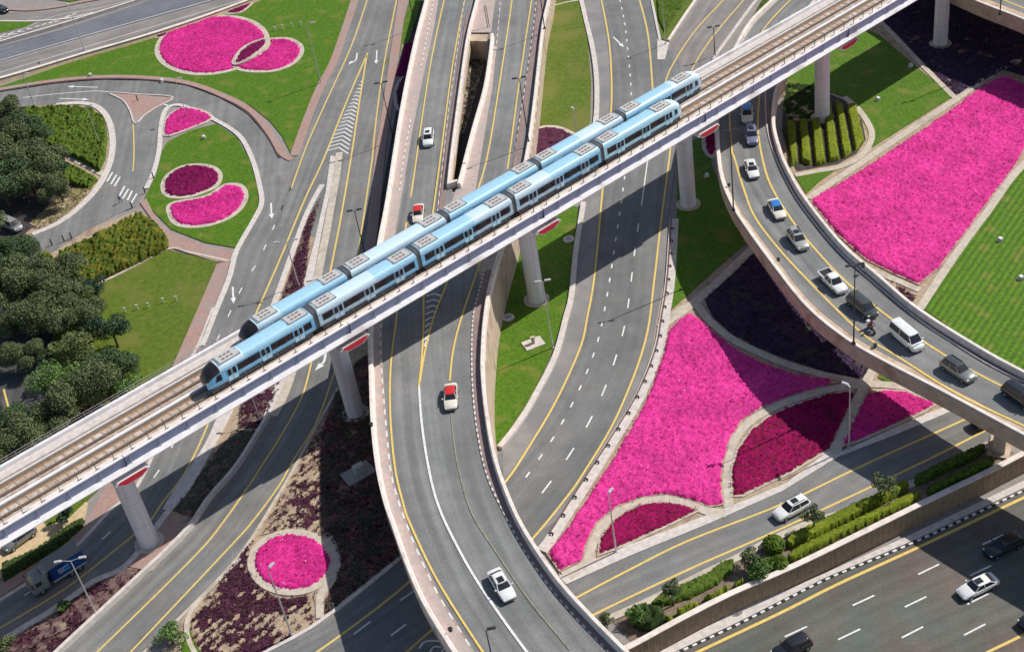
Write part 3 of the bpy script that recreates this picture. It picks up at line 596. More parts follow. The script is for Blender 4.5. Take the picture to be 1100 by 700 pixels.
# paths through the gardens
def path(line, wd, z=.13, m=M_CONC, sm=5): return kerb('path', line, wd * .82, z, m, 0, sm=sm)
path([(640, 600), (604, 617)], 1., .14)
path([(610, 620), (628, 606), (634, 588), (645, 566), (664, 549), (690, 539), (715, 535), (740, 541), (760, 549), (780, 552)], 1.7)
path([(783, 545), (779, 520), (781, 498), (788, 474), (802, 456), (823, 442), (848, 431), (880, 421), (912, 415), (940, 413), (975, 417), (1005, 428), (1022, 438)], 1.6, .14)
path([(717, 343), (745, 327), (760, 343), (785, 364), (815, 379), (850, 393), (885, 403), (925, 411)], 1.5, .15)
path([(612, 226 + 125), (709, 352), (745, 326), (775, 300), (812, 264)][1:], 1.8, .155)
path([(942, 388), (926, 420), (912, 452), (897, 487)], 1.5, .165)
path([(868, 214), (890, 199), (930, 172), (985, 135), (1026, 108), (1060, 84), (1100, 62)], 1.6, .14)
path([(940, 18), (958, 36), (990, 70), (1026, 106)], 1.2, .15)
path([(854, 189), (875, 185), (905, 179), (926, 167), (936, 150), (934, 136), (922, 118), (907, 105)], 1.3, .16)
path([(1112, 165), (1086, 192), (1062, 226), (1040, 255), (1012, 295), (988, 332)], 1.5, .14)
path([(933, 290), (960, 300), (988, 312)], 1.4, .13)
path([(592, 8), (606, 4), (622, 1)], .6, .2)
# ================================================================== RETAINING WALL
rw = empty('retaining_wall', (0, 0, 0), 0, 'tan retaining wall with a cream coping above the sunken highway', 'wall')
wl = wl0
M_BRICKW = mat('wall_cladding', (.33, .235, .15), (.24, .17, .11), 1.5, bump=.3, c3=(.2, .15, .1), scale3=.3, f3=.6)
mb = MB(); mb.sweep(wl, [(-.15, ZL - .1), (-.15, .4), (.45, .4), (.45, ZL - .1)]); mb.build('wall_face', M_BRICKW, rw)
mb = MB(); mb.sweep(wl, [(-.25, .40), (-.25, .55), (.5, .55), (.5, .40)]); mb.build('coping', M_WALLW, rw)
mb = MB(); wr = resample(wl, 260)
for i in range(259):
    mb.sweep([wr[i].lerp(wr[i + 1], .0), wr[i].lerp(wr[i + 1], .12)], [(-.19, ZL), (-.19, .38), (-.15, .38), (-.15, ZL)])
mb.build('rib', mat('wall_rib', (.40, .30, .20), None, 2), rw)

# ================================================================== FLYOVERS
def flyover(root, L, Rr, z, parts, depth=1.6, m=A_FLY, ph=1.1):
    pass
def parapet(line_px, z, side, root, top=1.1, wd=.42, m=M_WALLW, drop=.9, ledge=True):
    """line is the outer top edge of the parapet; side = +1 if the road lies to the left of travel"""
    p = smooth(pix(line_px, ZFf(top) if z is None else z + top)); p = [Vector((q.x, q.y, q.z - top)) for q in p]; s = side
    mb = MB(); mb.sweep(p, [(0, -drop), (0, top - .03), (s * .04, top), (s * wd, top), (s * (wd + .12), top - .12), (s * (wd + .2), .1), (s * (wd + .2), -.05), (s * wd, -drop)])
    mb.build('parapet', m, root); return p
def body(pts_w, z, depth, m, root, name='deck'):
    mb = MB(); mb.poly(pts_w, z, 0, depth); return mb.build(name, m, root)
ZF = 9.1
def body_strip(left, right, depth, root, n=40, m=None):
    a = resample(list(left), n); b = resample(list(right), n); v = []; f = []; dz = Vector((0, 0, 1.27)); dd = Vector((0, 0, depth))
    for p, q in zip(a, b): v += [p - dz, q - dz, q - dz - dd, p - dz - dd]
    for i in range(n - 1):
        for k in range(4): f.append((4 * i + k, 4 * i + (k + 1) % 4, 4 * i + 4 + (k + 1) % 4, 4 * i + 4 + k))
    f += [(0, 1, 2, 3), tuple(4 * (n - 1) + k for k in (3, 2, 1, 0))]
    mb = MB(); mb.add(v, f); return mb.build('deck', M_TAN, root)
fl = empty('flyover', (0, 0, 0), 0, 'central flyover bridge, two carriageways merging into one curving ramp', 'flyover')
EL = [(462, -25), (456, 0), (444, 46), (430, 114), (417, 195), (412, 225), (404, 267), (398, 320), (395, 357), (396, 400), (398, 454), (403, 500), (411, 537), (419, 560), (433, 600), (453, 646), (484, 697), (515, 742)]
ER = [(594, -25), (590, 0), (584, 29), (575, 110), (567, 165), (553, 225), (538, 270), (527, 310), (522, 345), (520, 376), (520, 400), (524, 440), (533, 489), (550, 537), (569, 574), (601, 620), (637, 660), (677, 700), (718, 740)]
GL = [(518, -25), (513, 0), (504, 37), (496, 91), (487, 160), (484, 200)]        # outer parapet edge of the left carriageway facing the gap
GR = [(527, 35), (525, 57), (519, 94), (506, 140), (492, 200)]
zt = ZFf(1.1)
def flatz(p, z): return [Vector((q.x, q.y, z)) for q in p]
def lowz(p, dz=1.12): return [Vector((q.x, q.y, q.z - dz)) for q in p]
eL = smooth(pix(EL, zt)); eR = smooth(pix(ER, zt)); gL = smooth(pix([(504, 36), (496, 91), (487, 160), (484, 200)], zt)); gR = smooth(pix([(527, 36), (519, 94), (506, 140), (492, 200)], zt))
# deck outline with the gap as a slit: left carriageway, right carriageway and trunk share edges without overlap
mid = P(488, 201, ZFf(1.1)(488, 201)); ia = min(range(len(eL)), key=lambda i: (eL[i] - P(417, 201, ZFf(1.1)(470, 201))).length); ib = min(range(len(eR)), key=lambda i: (eR[i] - P(559, 201, ZFf(1.1)(470, 201))).length)
top0 = P(505, 36, ZFf(1.1)(470, 36)); ja = min(range(len(eL)), key=lambda i: (eL[i] - P(446, 36, ZFf(1.1)(470, 36))).length); jb = min(range(len(eR)), key=lambda i: (eR[i] - P(583, 36, ZFf(1.1)(470, 36))).length)
body_strip(eL[:ja + 1], eR[:jb + 1], 9., fl)
body_strip(eL[ja:ia + 1], gL, 1.5, fl)
body_strip(gR, eR[jb:ib + 1], 9., fl)
ic = min(range(len(eL)), key=lambda i: (eL[i] - P(403, 500, ZFf(1.1)(470, 500))).length); idd = min(range(len(eR)), key=lambda i: (eR[i] - P(533, 489, ZFf(1.1)(470, 489))).length)
body_strip(eL[ia:ic + 1], eR[ib:idd + 1], 9., fl, 60)
body_strip(eL[ic:], eR[idd:], 1.6, fl)
parapet(EL, None, 1, fl)
parapet(ER, None, -1, fl)
parapet([(518, -25), (513, 0), (504, 36), (496, 91), (487, 160), (483, 197)], None, -1, fl)
parapet([(527, 36), (525, 57), (519, 94), (506, 140), (491, 197)], None, 1, fl)
mb = MB(); mb.box(P(487, 198, ZFf(.6)(470, 198)), (1.6, .6, 1.2), 0, .2); mb.build('parapet_end', M_WALLW, fl)
# paved margin, road surfaces
sheet('pavement', [(462, -25), (456, 0), (444, 46), (430, 114), (417, 200), (404, 267), (398, 320), (396, 357), (397, 400), (399, 454), (404, 500), (412, 537), (434, 600), (454, 646), (485, 697), (516, 742), (540, 742), (508, 697), (471, 637), (442, 574), (423, 517), (416, 469), (411, 397), (410, 357), (414, 320), (421, 270), (433, 200), (443, 140), (455, 80), (466, 30), (475, -25)], M_MARG, ZFf(.12), .1, None, parent=fl)
strip('road_surface', [(460, -25), (456, 0), (444, 46), (430, 114), (417, 200), (404, 267), (398, 320), (396, 357), (397, 400), (399, 454), (404, 500), (412, 537), (434, 600), (454, 646), (485, 697), (516, 742)],
      [(515, -25), (511, 0), (502, 37), (494, 91), (485, 160), (484, 197), (500, 250), (516, 300), (519, 345), (516, 400), (522, 440), (531, 489), (548, 537), (567, 574), (599, 620), (635, 660), (675, 700), (716, 740)], A_FLY, ZFf(.02), n=110, k=10, kind=None, parent=fl)
strip('road_surface', [(528, -25), (526, 20), (519, 94), (506, 140), (491, 200), (489, 240)], [(592, -25), (588, 0), (582, 29), (573, 110), (562, 168), (548, 225), (540, 245)], A_FLY, ZFf(.035), n=60, kind=None, parent=fl)
sheet('pavement', [(516, -25), (512, 0), (504, 35), (527, 35), (532, 0), (535, -25)], M_MARG, ZFf(.15), .1, None, parent=fl)
sheet('pavement', [(526, 50), (519, 94), (506, 140), (492, 197), (480, 230), (505, 230), (512, 197), (521, 140), (529, 94), (533, 50)], M_MARG, ZFf(.14), .1, None, parent=fl)
sheet('pavement', [(506, 0), (493, 91), (484, 160), (480, 200), (476, 240), (470, 240), (474, 200), (480, 150), (489, 91), (500, 20)], mat('margin_brown2', (.30, .215, .20), (.24, .17, .16), 1.), ZFf(.15), .1, None, parent=fl)
sheet('pavement', [(584, 0), (578, 40), (569, 100), (559, 170), (550, 215), (544, 215), (553, 165), (563, 100), (573, 40), (578, 0)], mat('margin_brown2', (.30, .215, .20), (.24, .17, .16), 1.), ZFf(.15), .1, None, parent=fl)
IR = [(521, 290), (513, 320), (508, 345), (507, 397), (511, 451), (521, 503), (536, 540), (567, 597), (606, 649), (651, 697), (690, 738)]
IR2 = [(528, 290), (520, 320), (516, 345), (515, 397), (519, 446), (528, 490), (544, 530), (563, 570), (594, 616), (630, 658), (670, 698), (710, 738)]
sheet('pavement', IR + IR2[::-1], mat('margin_brown', (.30, .215, .20), (.24, .17, .16), 1.), ZFf(.13), .1, None, parent=fl)
def bw(line, z, root, n, wd=.24, a=M_CPALE, b=M_KRED):
    wd *= .8
    kp = resample(smooth(pix(line, z)), n); mb = MB()
    for i in range(n - 1): mb.sweep([kp[i], kp[i + 1]], [(-wd / 2, 0), (-wd / 2, .13), (wd / 2, .13), (wd / 2, 0)], m=i % 2)
    return mb.build('kerb', [a, b], root)
bw(IR, ZFf(0), fl, 150, .24, M_WHITE, mat('margin_brown', (0, 0, 0))); bw([(466, 0), (455, 60), (445, 110), (434, 170), (428, 215), (421, 260), (413, 310), (409, 357), (410, 397), (416, 469), (422, 517), (441, 574), (470, 637), (507, 697), (535, 738)], ZFf(0), fl, 170, .2, M_WHITE, M_PINK)
bw([(500, -10), (496, 20), (489, 70), (482, 120), (474, 190), (470, 230)], ZFf(0), fl, 60, .2, M_CPALE, M_PINK)
bw([(538, -10), (536, 20), (531, 69), (523, 120), (511, 185), (503, 225)], ZFf(0), fl, 60, .2, M_CPALE, M_PINK)
bw([(577, -10), (573, 30), (566, 80), (558, 130), (551, 180), (543, 220)], ZFf(0), fl, 60, .2, M_CPALE, M_KRED)
mk = Marks(ZFf(.10)); mk.line([(481, -20), (477, 0), (461, 77), (443, 200), (434, 256), (427, 310), (426, 340), (420, 389), (419, 440), (424, 500), (433, 540), (441, 563), (470, 623), (519, 700), (548, 740)])
mk.line([(502, -20), (499, 0), (486, 71), (473, 170), (464, 236)]).line([(551, -20), (550, 0), (536, 94), (523, 170), (511, 210)]).line([(573, -20), (571, 0), (557, 94), (544, 189), (535, 225)])
mk.line([(457, 300), (455, 321), (455, 350), (453, 385), (450, 414)]).line([(484, 290), (479, 307), (466, 340), (457, 375), (451, 410)])
mk.line([(520, 270), (513, 290), (496, 340), (487, 375), (483, 409)])
mk.line([(450, 414), (453, 454), (460, 500), (470, 540), (488, 580), (516, 629), (564, 697), (600, 740)], 'w', .3)
mk.chev([(458, 318), (456, 372)], [(474, 318), (460, 365)], 9, .3, .28)
mk.mb.flat(smooth(pix([(484, 440), (487, 469), (493, 505), (507, 551), (536, 597), (570, 646), (612, 697)], ZFf(.10))), .16, 0, 2)
o = mk.build(fl); o.data.materials.append(mat('worn_paint', (.34, .33, .22), (.22, .22, .18), 1.5)); 
# curved flyover at the right
ZC = 9.4; zt = ZC + 1.0
cf = empty('flyover', (0, 0, 0), 0, 'curved concrete flyover at the right carrying the queue of cars', 'flyover')
CL = [(880, -50), (848, -20), (827, 0), (805, 22), (789, 49), (777, 75), (770, 105), (768, 134), (772, 183), (783, 215), (800, 243), (829, 283), (866, 329), (909, 364), (950, 388), (1014, 421), (1100, 467), (1180, 508), (1300, 566), (1450, 636)]
CRt = [(925, -50), (900, -25), (872, 5), (852, 45), (842, 83), (835, 97), (832, 129), (838, 157), (849, 183), (867, 213), (906, 261), (943, 293), (986, 329), (1049, 369), (1100, 397), (1180, 436), (1310, 496), (1470, 570)]
cl = smooth(pix(CL, zt)); cr = smooth(pix(CRt, zt))
body(flatz(cl, 0) + flatz(reversed(cr), 0), ZC - .02, 1.5, M_TAN, cf)
parapet(CL, ZC, 1, cf, 1.0, .42, M_WALLW, .02); parapet(CRt, ZC, -1, cf, 1.0, .42, M_WALLW, .02)
mb = MB(); p = [Vector((q.x, q.y, ZC)) for q in cl]; mb.sweep(p, [(-.05, -1.45), (-.12, -.3), (-.12, .82), (0, .82), (.1, -1.45)]); mb.build('fascia', M_TAN, cf)
mb = MB(); p = [Vector((q.x, q.y, ZC)) for q in cr]; mb.sweep(p, [(.05, -1.45), (.12, -.3), (.12, .82), (0, .82), (-.1, -1.45)]); mb.build('fascia', M_TAN, cf)
CLi = [(878, -48), (850, -18), (830, 3), (808, 26), (793, 52), (781, 78), (774, 107), (773, 134), (777, 182), (788, 212), (806, 240), (835, 279), (871, 324), (913, 358), (955, 382), (1018, 414), (1104, 459), (1180, 500), (1302, 560), (1452, 630)]
CRi = [(922, -50), (898, -25), (870, 5), (850, 45), (840, 83), (833, 97), (830, 129), (836, 157), (847, 186), (864, 216), (903, 264), (940, 296), (983, 332), (1046, 373), (1098, 402), (1180, 441), (1308, 500), (1468, 575)]
strip('road_surface', CLi, CRi, A_FLY, ZC + .02, n=110, k=8, kind=None, parent=cf)
KR = [(822, 97), (823, 129), (828, 155), (839, 183), (857, 216), (897, 266), (949, 313), (990, 346), (1026, 370), (1062, 392), (1100, 411), (1180, 447), (1305, 506), (1465, 580)]
sheet('pavement', KR + CRi[:5:-1], mat('margin_plum', (.30, .20, .19), (.24, .16, .155), 1.), ZC + .13, .1, None, parent=cf)
kerb('kerb', KR, .22, .2, M_CPALE, ZC, parent=cf, kind=None)
mk = Marks(ZC + .05)
mk.line([(880, -30), (858, -8), (840, 9), (820, 32), (805, 60), (790, 90), (784, 120), (786, 160), (789, 170), (800, 206), (811, 233), (834, 264), (866, 299), (914, 347), (940, 368), (960, 380), (1029, 423), (1100, 457), (1180, 497), (1302, 556), (1450, 626)], wd=.3)
mk.line([(817, 90), (814, 134), (819, 170), (829, 201), (854, 241), (886, 279), (914, 307), (960, 344), (1023, 386), (1100, 426), (1180, 462), (1305, 520), (1460, 590)], wd=.3); mk.build(cf)
pier = MB()
def pierat(x, y, rz, wx=2.6, wy=1.5):
    b = P(x, y, 0); mb = MB(); mb.box((b.x, b.y, 3.8), (wx, wy, 7.6), 0, rz); mb.box((b.x, b.y, 7.4), (wx + 2.2, wy + .5, .8), 0, rz); mb.box((b.x, b.y, .12), (wx + 1.2, wy + 1.2, .3), 0, rz); mb.build('pier', M_TAN, cf)
pierat(1074, 481, R(60)); pierat(1180, 540, R(60)); pierat(914, 361, R(40)); pierat(817, 246, R(20)); pierat(808, 160, 0)
# ramp at the top right corner
ZR = 9.3
rf = empty('flyover', (0, 0, 0), 0, 'high ramp crossing the top right corner above the shaded bed', 'flyover')
RL = [(960, -46), (1005, -20), (1049, 1), (1100, 21), (1180, 56), (1300, 120)]; RR = [(1010, -110), (1060, -80), (1110, -55), (1160, -30), (1240, 5), (1360, 60)]
rl = smooth(pix(RL, ZR + 1)); rr = smooth(pix(RR, ZR + 1))
body(flatz(rl, 0) + flatz(reversed(rr), 0), ZR - .02, 1.7, M_TAN, rf); parapet(RL, ZR, 1, rf, 1.0, .42, M_WALLW, .02); parapet(RR, ZR, -1, rf, 1.0, .42, M_WALLW, .02)
mb = MB(); p = [Vector((q.x, q.y, ZR)) for q in rl]; mb.sweep(p, [(-.05, -1.65), (-.12, -.3), (-.12, .82), (0, .82), (.1, -1.65)]); mb.build('fascia', M_TAN, rf)
strip('road_surface', [(x + 5, y - 5) for x, y in RL], [(x - 3, y + 4) for x, y in RR], A_FLY, ZR + .02, kind=None, parent=rf)
mk = Marks(ZR + .04); mk.line([(1030, -22), (1066, -5), (1100, 9), (1150, 31)], wd=.3); mk.build(rf)
for x, y in ((1135, 92), (1250, 150)):
    b = P(x, y, 0); mb = MB(); mb.box((b.x, b.y, 4), (2.6, 1.5, 8), 0, R(50)); mb.build('pier', M_TAN, rf)

# ================================================================== METRO VIADUCT
VA = R(33.9); T_ = Vector((math.cos(VA), math.sin(VA), 0)); N_ = Vector((-T_.y, T_.x, 0))
def W(s, p, z): return T_ * s + N_ * p + Vector((0, 0, z))
S0, S1 = -70., 300.; PC = 139.0; ZT = 18.3
vd = empty('metro_viaduct', (0, 0, 0), 0, 'long straight concrete metro viaduct crossing above every road', 'viaduct')
M_VIA = mat('viaduct_concrete', (.80, .77, .78), (.70, .67, .68), .8, bump=.1, c3=(.5, .46, .44), scale3=.2, f3=.64)
M_VSHADE = mat('viaduct_shade_grey', (.31, .35, .49), (.27, .31, .44), .6)  # blue-grey stands in for the shade in the recessed outer face
M_PIL = mat('pillar_concrete', (.80, .77, .79), (.66, .63, .64), 1.6, bump=.06, stretch=(1, 1, .06), c3=(.60, .56, .55), scale3=.9, f3=.58)
M_BED = mat('track_concrete', (.50, .40, .33), (.38, .29, .23), 1.4, bump=.2, c3=(.6, .54, .5), scale3=.8, f3=.55)
def prism(prof, s0=S0, s1=S1, n=2):
    mb = MB(); mb.sweep([W(s0 + (s1 - s0) * i / (n - 1), PC, 0) for i in range(n)], prof); return mb
hw = 5.35
prism([(-hw + .5, 17.12), (-3.4, 16.1), (3.4, 16.1), (hw - .5, 17.12), (hw - .3, 17.95), (-hw + .3, 17.95)]).build('deck', M_VIA, vd)
prism([(-hw - .4, 17.12), (-hw - .4, 17.22), (-hw + .02, 17.62), (-hw + .5, 17.62), (-hw + .6, 16.95)]).build('lower_lip', M_VIA, vd)
prism([(-hw + .22, 17.45), (-hw + .02, 18.96), (-hw + .28, 18.96), (-hw + .34, 17.45)]).build('outer_panel', M_VSHADE, vd)
prism([(-hw, 18.96), (-hw, 19.1), (-hw + .42, 19.1), (-hw + .46, 17.9), (-hw + .36, 17.9), (-hw + .3, 18.96)]).build('side_wall', M_VIA, vd)
prism([(hw, 17.0), (hw, 19.2), (hw - .55, 19.2), (hw - .6, 17.9), (hw - .3, 17.0)]).build('side_wall', M_VIA, vd)
prism([(hw - .6, 17.96), (hw - .6, 18.72), (hw - 2.0, 18.72), (hw - 2.05, 17.96)]).build('walkway', M_CPALE, vd)
prism([(-hw + .46, 17.96), (-hw + .46, 18.45), (-hw + 1.85, 18.45), (-hw + 1.9, 17.96)]).build('walkway', M_WALLW, vd)
for c in (-1.6, 2.05):
    mb = MB()
    prism([(c - 1.45, 17.96), (c - 1.45, 18.1), (c + 1.3, 18.1), (c + 1.3, 17.96)]).build('track_slab', M_BED, vd)
    for k in (-.72, .72):
        prism([(c + k - .27, 18.1), (c + k - .27, 18.17), (c + k + .27, 18.17), (c + k + .27, 18.1)]).build('rail_pad_strip', mat('rust_stain', (.42, .25, .12), (.30, .16, .07), 3), vd)
        prism([(c + k - .06, 18.16), (c + k - .06, 18.32), (c + k + .06, 18.32), (c + k + .06, 18.16)]).build('rail', plain('rail_steel', (.42, .36, .32), .4, .6), vd)
    for k in (-.95, .95): prism([(c + k - .05, 18.1), (c + k - .05, 18.22), (c + k + .05, 18.22), (c + k + .05, 18.1)]).build('guard_strip', M_BLACK, vd)
    k = 1.18; prism([(c + k - .1, 18.1), (c + k - .1, 18.4), (c + k + .1, 18.4), (c + k + .1, 18.1)]).build('power_rail', plain('power_rail_cover', (.74, .68, .62), .6), vd)
    for s in np.arange(S0, S1, 1.3):
        mb.sweep([W(s, PC + c, 0), W(s + .3, PC + c, 0)], [(-1.1, 18.101), (-1.1, 18.15), (1.1, 18.15), (1.1, 18.101)])
    mb.build('sleepers', mat('sleeper_block', (.46, .38, .31), (.36, .29, .24), 3), vd)
mb = MB(); c0 = W(0, PC - hw, 0)          # cable brackets along the near walkway, one part each
mb.sweep([N_ * .5 + Vector((0, 0, 0)) - T_ * .04, N_ * .5 + T_ * .04], [(-.04, 18.4), (-.04, 20.2), (.04, 20.2), (.04, 18.4)]); mb.tube(N_ * .5 + Vector((0, 0, 20.15)), N_ * .85 + Vector((0, 0, 20.35)), .045, n=5)
mb.box(N_ * .95 + T_ * .25 + Vector((0, 0, 18.55)), (.55, .5, .2), 0, VA); br0 = mb.build('cable_bracket', plain('bracket_grey', (.15, .12, .11), .6), vd); br0.location = W(6, PC - hw, 0)
for s_ in np.arange(8.4, 200, 2.4): br = br0.copy(); col.objects.link(br); br.location = W(s_, PC - hw, 0); br.parent = vd
mb = MB()
for s in np.arange(S0, S1, 2.35): mb.tube(W(s, PC + hw - .12, 19.1), W(s, PC + hw - .12, 20.0), .035, n=5)
for z in (19.98, 19.6): mb.tube(W(S0, PC + hw - .12, z), W(S1, PC + hw - .12, z), .035, n=5)
mb.build('handrail', plain('handrail_grey', (.34, .30, .29), .5), vd)
mb = MB()
for s in (31, 64.5, 98.5, 131.5, 165, 198.5, -3, 232): mb.sweep([W(s - .03, PC, 0), W(s + .03, PC, 0)], [(-hw - .02, 16.98), (-hw - .02, 19.12), (-hw + .5, 19.12), (-hw + .5, 16.98)])
mb.build('expansion_joint', M_BLACK, vd)
mb = MB(); mb.sweep([-T_ * .02, T_ * .02], [(-hw - .03, 17.66), (-hw - .004, 18.93), (-hw + .05, 18.93), (-hw + .1, 17.66)])
j0 = mb.build('segment_joint', plain('joint_grey', (.45, .43, .44), .8), vd); j0.location = W(3, PC, 0)
for s_ in np.arange(7.1, 205, 4.1): j = j0.copy(); col.objects.link(j); j.location = W(s_, PC, 0); j.parent = vd
for i, s in enumerate((-3, 31, 64.5, 98.7, 131.7, 165.5, 198.5, 232)):
    pr = 139.0 + (i > 4) * .6; c = W(s, pr, 0); mb = MB(); n = 28; v = []
    lev = [(0, 1.28), (12.2, 1.28), (13.6, 1.5), (14.6, 2.0), (15.3, 2.4)]
    for z, r in lev:
        for k in range(n):
            a = 2 * math.pi * k / n; v.append(c + T_ * math.cos(a) * min(r, 2.3) + N_ * math.sin(a) * r + Vector((0, 0, z)))
    f = [(j * n + k, j * n + (k + 1) % n, (j + 1) * n + (k + 1) % n, (j + 1) * n + k) for j in range(len(lev) - 1) for k in range(n)]
    mb.add(v, f); o = mb.build('pillar', M_PIL, vd, True)
    for zz in (4.1, 8.2, 12.2): mb = MB(); mb.tube(c + Vector((0, 0, zz)), c + Vector((0, 0, zz + .05)), 1.295, n=28); mb.build('joint', plain('joint_grey', (.45, .43, .44), .8), o)
    # pier cap: a hexagonal beam reaching under both edges of the deck
    hx = [(-2.4, 16.0), (-1.2, 15.35), (1.2, 15.35), (2.4, 16.0), (2.0, 16.35), (-2.0, 16.35)]
    mb = MB(); a = [W(s + u, pr - 5.75, z) for u, z in hx]; b = [W(s + u, pr + 5.6, z) for u, z in hx]
    mb.add(a + b, [tuple(range(6)), tuple(range(11, 5, -1))] + [(k, (k + 1) % 6, 6 + (k + 1) % 6, 6 + k) for k in range(6)]); cp = mb.build('pier_cap', M_VIA, vd)
    for sg, pp in ((-1, -5.79), (1, 5.64)):
        mb = MB(); a = [W(s + u * .86, pr + pp, 15.92 + (z - 15.92) * .76) for u, z in hx]; b = [W(s + u * .86, pr + pp - sg * .03, 15.92 + (z - 15.92) * .76) for u, z in hx]
        mb.add(a + b, [tuple(range(6)), tuple(range(11, 5, -1))] + [(k, (k + 1) % 6, 6 + (k + 1) % 6, 6 + k) for k in range(6)]); mb.build('end_panel', M_RED, cp)
    mb = MB(); mb.tube(c + Vector((0, 0, .0)), c + Vector((0, 0, .22)), 2.0, n=28); mb.build('base_pad', M_CONC, vd)

# ================================================================== TRAINS
T_BLUE = plain('train_light_blue', (.20, .55, .86), .25, .1, .5); T_PALE = plain('train_pale_blue', (.42, .72, .88), .25, .1, .5); T_SILV = plain('train_silver', (.44, .63, .78), .25, .2, .5)
T_WHITE = plain('train_roof_white', (.60, .76, .86), .4); T_GLASS = mat('train_glass', (.03, .02, .022), (.02, .016, .02), 1.5, .08, coord='obj', spec=.6); T_DARK = plain('gangway_rubber', (.07, .075, .085), .7)
T_MID = plain('train_mid_blue', (.42, .70, .88), .3, .1, .4); T_AC = plain('roof_unit_grey', (.52, .51, .50), .5); T_GRILL = plain('roof_grille', (.20, .13, .11), .7)
HWT = 1.31
def ring(x, w_, top, m=1.):
    """half outline of a carriage cross-section at x: list of (y, z)"""
    return [(w_ * .93, .74), (w_ * .98, .84), (w_, 1.15), (w_, 1.9), (w_ * .985, min(2.7, top * .77)), (w_ * .94, top * .88), (w_ * .80, top * .955), (w_ * .5, top * .99), (0, top)]
def carriage(root, s0, L, livery, nose=0):
    """nose: -1 nose at low x, +1 at high x, 0 none. x runs along the train from s0"""
    a = []
    if nose == -1: st = [(0, .82, 1.95), (.25, 1.02, 2.35), (.7, 1.16, 2.8), (1.3, 1.25, 3.15), (2.1, 1.3, 3.4), (2.9, HWT, 3.5)] + [(x, HWT, 3.5) for x in np.linspace(3.5, L, 12)]
    elif nose == 1: st = [(x, HWT, 3.5) for x in np.linspace(0, L - 2.4, 12)] + [(L - 1.8, 1.3, 3.45), (L - 1.1, 1.26, 3.3), (L - .5, 1.18, 3.0), (L - .15, 1.05, 2.5), (L, .85, 2.0)]
    else: st = [(x, HWT, 3.5) for x in np.linspace(0, L, 13)]
    v = []; f = []; mi = []; K = 17
    for x, w_, tp in st:
        h = ring(x, w_, tp); full = [(y, z) for y, z in h] + [(-y, z) for y, z in reversed(h[:-1])]
        v += [(x, y, z) for y, z in full]
    for i in range(len(st) - 1):
        xm = (st[i][0] + st[i + 1][0]) / 2
        for k in range(K - 1):
            f.append((i * K + k, i * K + k + 1, (i + 1) * K + k + 1, (i + 1) * K + k))
            roof = 4 <= k <= 11; u = xm / L; c = livery[0] if u < livery[2] + (.06 * (k if k < 8 else 15 - k) - .1) else livery[1]
            if roof: c = livery[3] if u < livery[2] else livery[4]
            if nose == -1 and xm < 2.2 and 4 <= k <= 11: c = 5
            if nose == 1 and xm > L - .8 and 3 <= k <= 12: c = 5
            mi.append(c)
        f.append((i * K + K - 1, i * K, (i + 1) * K, (i + 1) * K + K - 1)); mi.append(4)
    f.append(tuple(range(K))); mi.append(5 if nose == -1 else 6); n = (len(st) - 1) * K; f.append(tuple(n + k for k in range(K - 1, -1, -1))); mi.append(5 if nose == 1 else 6)
    body = link('carriage', v, f, [T_BLUE, T_SILV, T_PALE, T_WHITE, T_MID, T_GLASS, T_DARK], root, mi); body.location = (s0, 0, 0)
    bm = bmesh.new(); bm.from_mesh(body.data); bmesh.ops.recalc_face_normals(bm, faces=bm.faces); bm.to_mesh(body.data); bm.free()
    for p_ in body.data.polygons: p_.use_smooth = len(p_.vertices) == 4
    body.data.set_sharp_from_angle(angle=R(50))
    def panel(nm, x0, x1, z0, z1, sg, m, off=.012, th=.03):
        mb = MB(); y = sg * (HWT + off)
        mb.box(((x0 + x1) / 2, y - sg * th / 2 + 0, (z0 + z1) / 2), (x1 - x0, th, z1 - z0)); return mb.build(nm, m, body)
    lo, hi = (3.0 if nose == -1 else .5), (L - 2.4 if nose == 1 else L - .5)
    doors = [3.1, 8.2, 13.2] if nose != 1 else [3.3, 8.6, 13.4]
    if nose == -1: doors = [3.6, 8.7, 13.8]
    for sg in (1, -1):
        prev = lo
        for d in doors:
            if d - .75 - prev > .9: panel('window', prev + .1, d - .85, 1.42, 2.46, sg, T_GLASS)
            dr = panel('door', d - .72, d + .72, .62, 2.5, sg, T_PALE if livery[0] != 1 else T_SILV, .02, .05)
            for q in (-.38, .38):
                mb = MB(); mb.box((d + q, sg * (HWT + .035), 1.95), (.50, .03, 1.0)); mb.build('door_window', T_GLASS, body)
            mb = MB(); mb.box((d, sg * (HWT + .03), 1.55), (.03, .03, 1.8)); mb.build('door_seam', T_DARK, body)
            prev = d + .78
        if hi - prev > .8: panel('window', prev + .08, hi, 1.42, 2.46, sg, T_GLASS)
    if nose:
        for sg in (1, -1):
            mb = MB(); xs = (1.15, 2.1, 2.1, 1.45) if nose == -1 else (L - 1.0, L - 1.7, L - 1.7, L - 1.2)
            pts = [(xs[0], sg * 1.275, 1.45), (xs[1], sg * 1.325, 1.45), (xs[2], sg * 1.325, 2.4), (xs[3], sg * 1.29, 2.3)]
            mb.add([Vector(q) for q in pts] + [Vector(q) - Vector((0, sg * .06, 0)) for q in pts], [(0, 1, 2, 3), (7, 6, 5, 4), (0, 4, 5, 1), (1, 5, 6, 2), (2, 6, 7, 3), (3, 7, 4, 0)]); mb.build('cab_window', T_GLASS, body)
            mb = MB(); mb.ball((.1 if nose == -1 else L - .1, sg * .62, 1.0), (.12, .2, .12)); mb.build('headlight', T_WHITE, body)
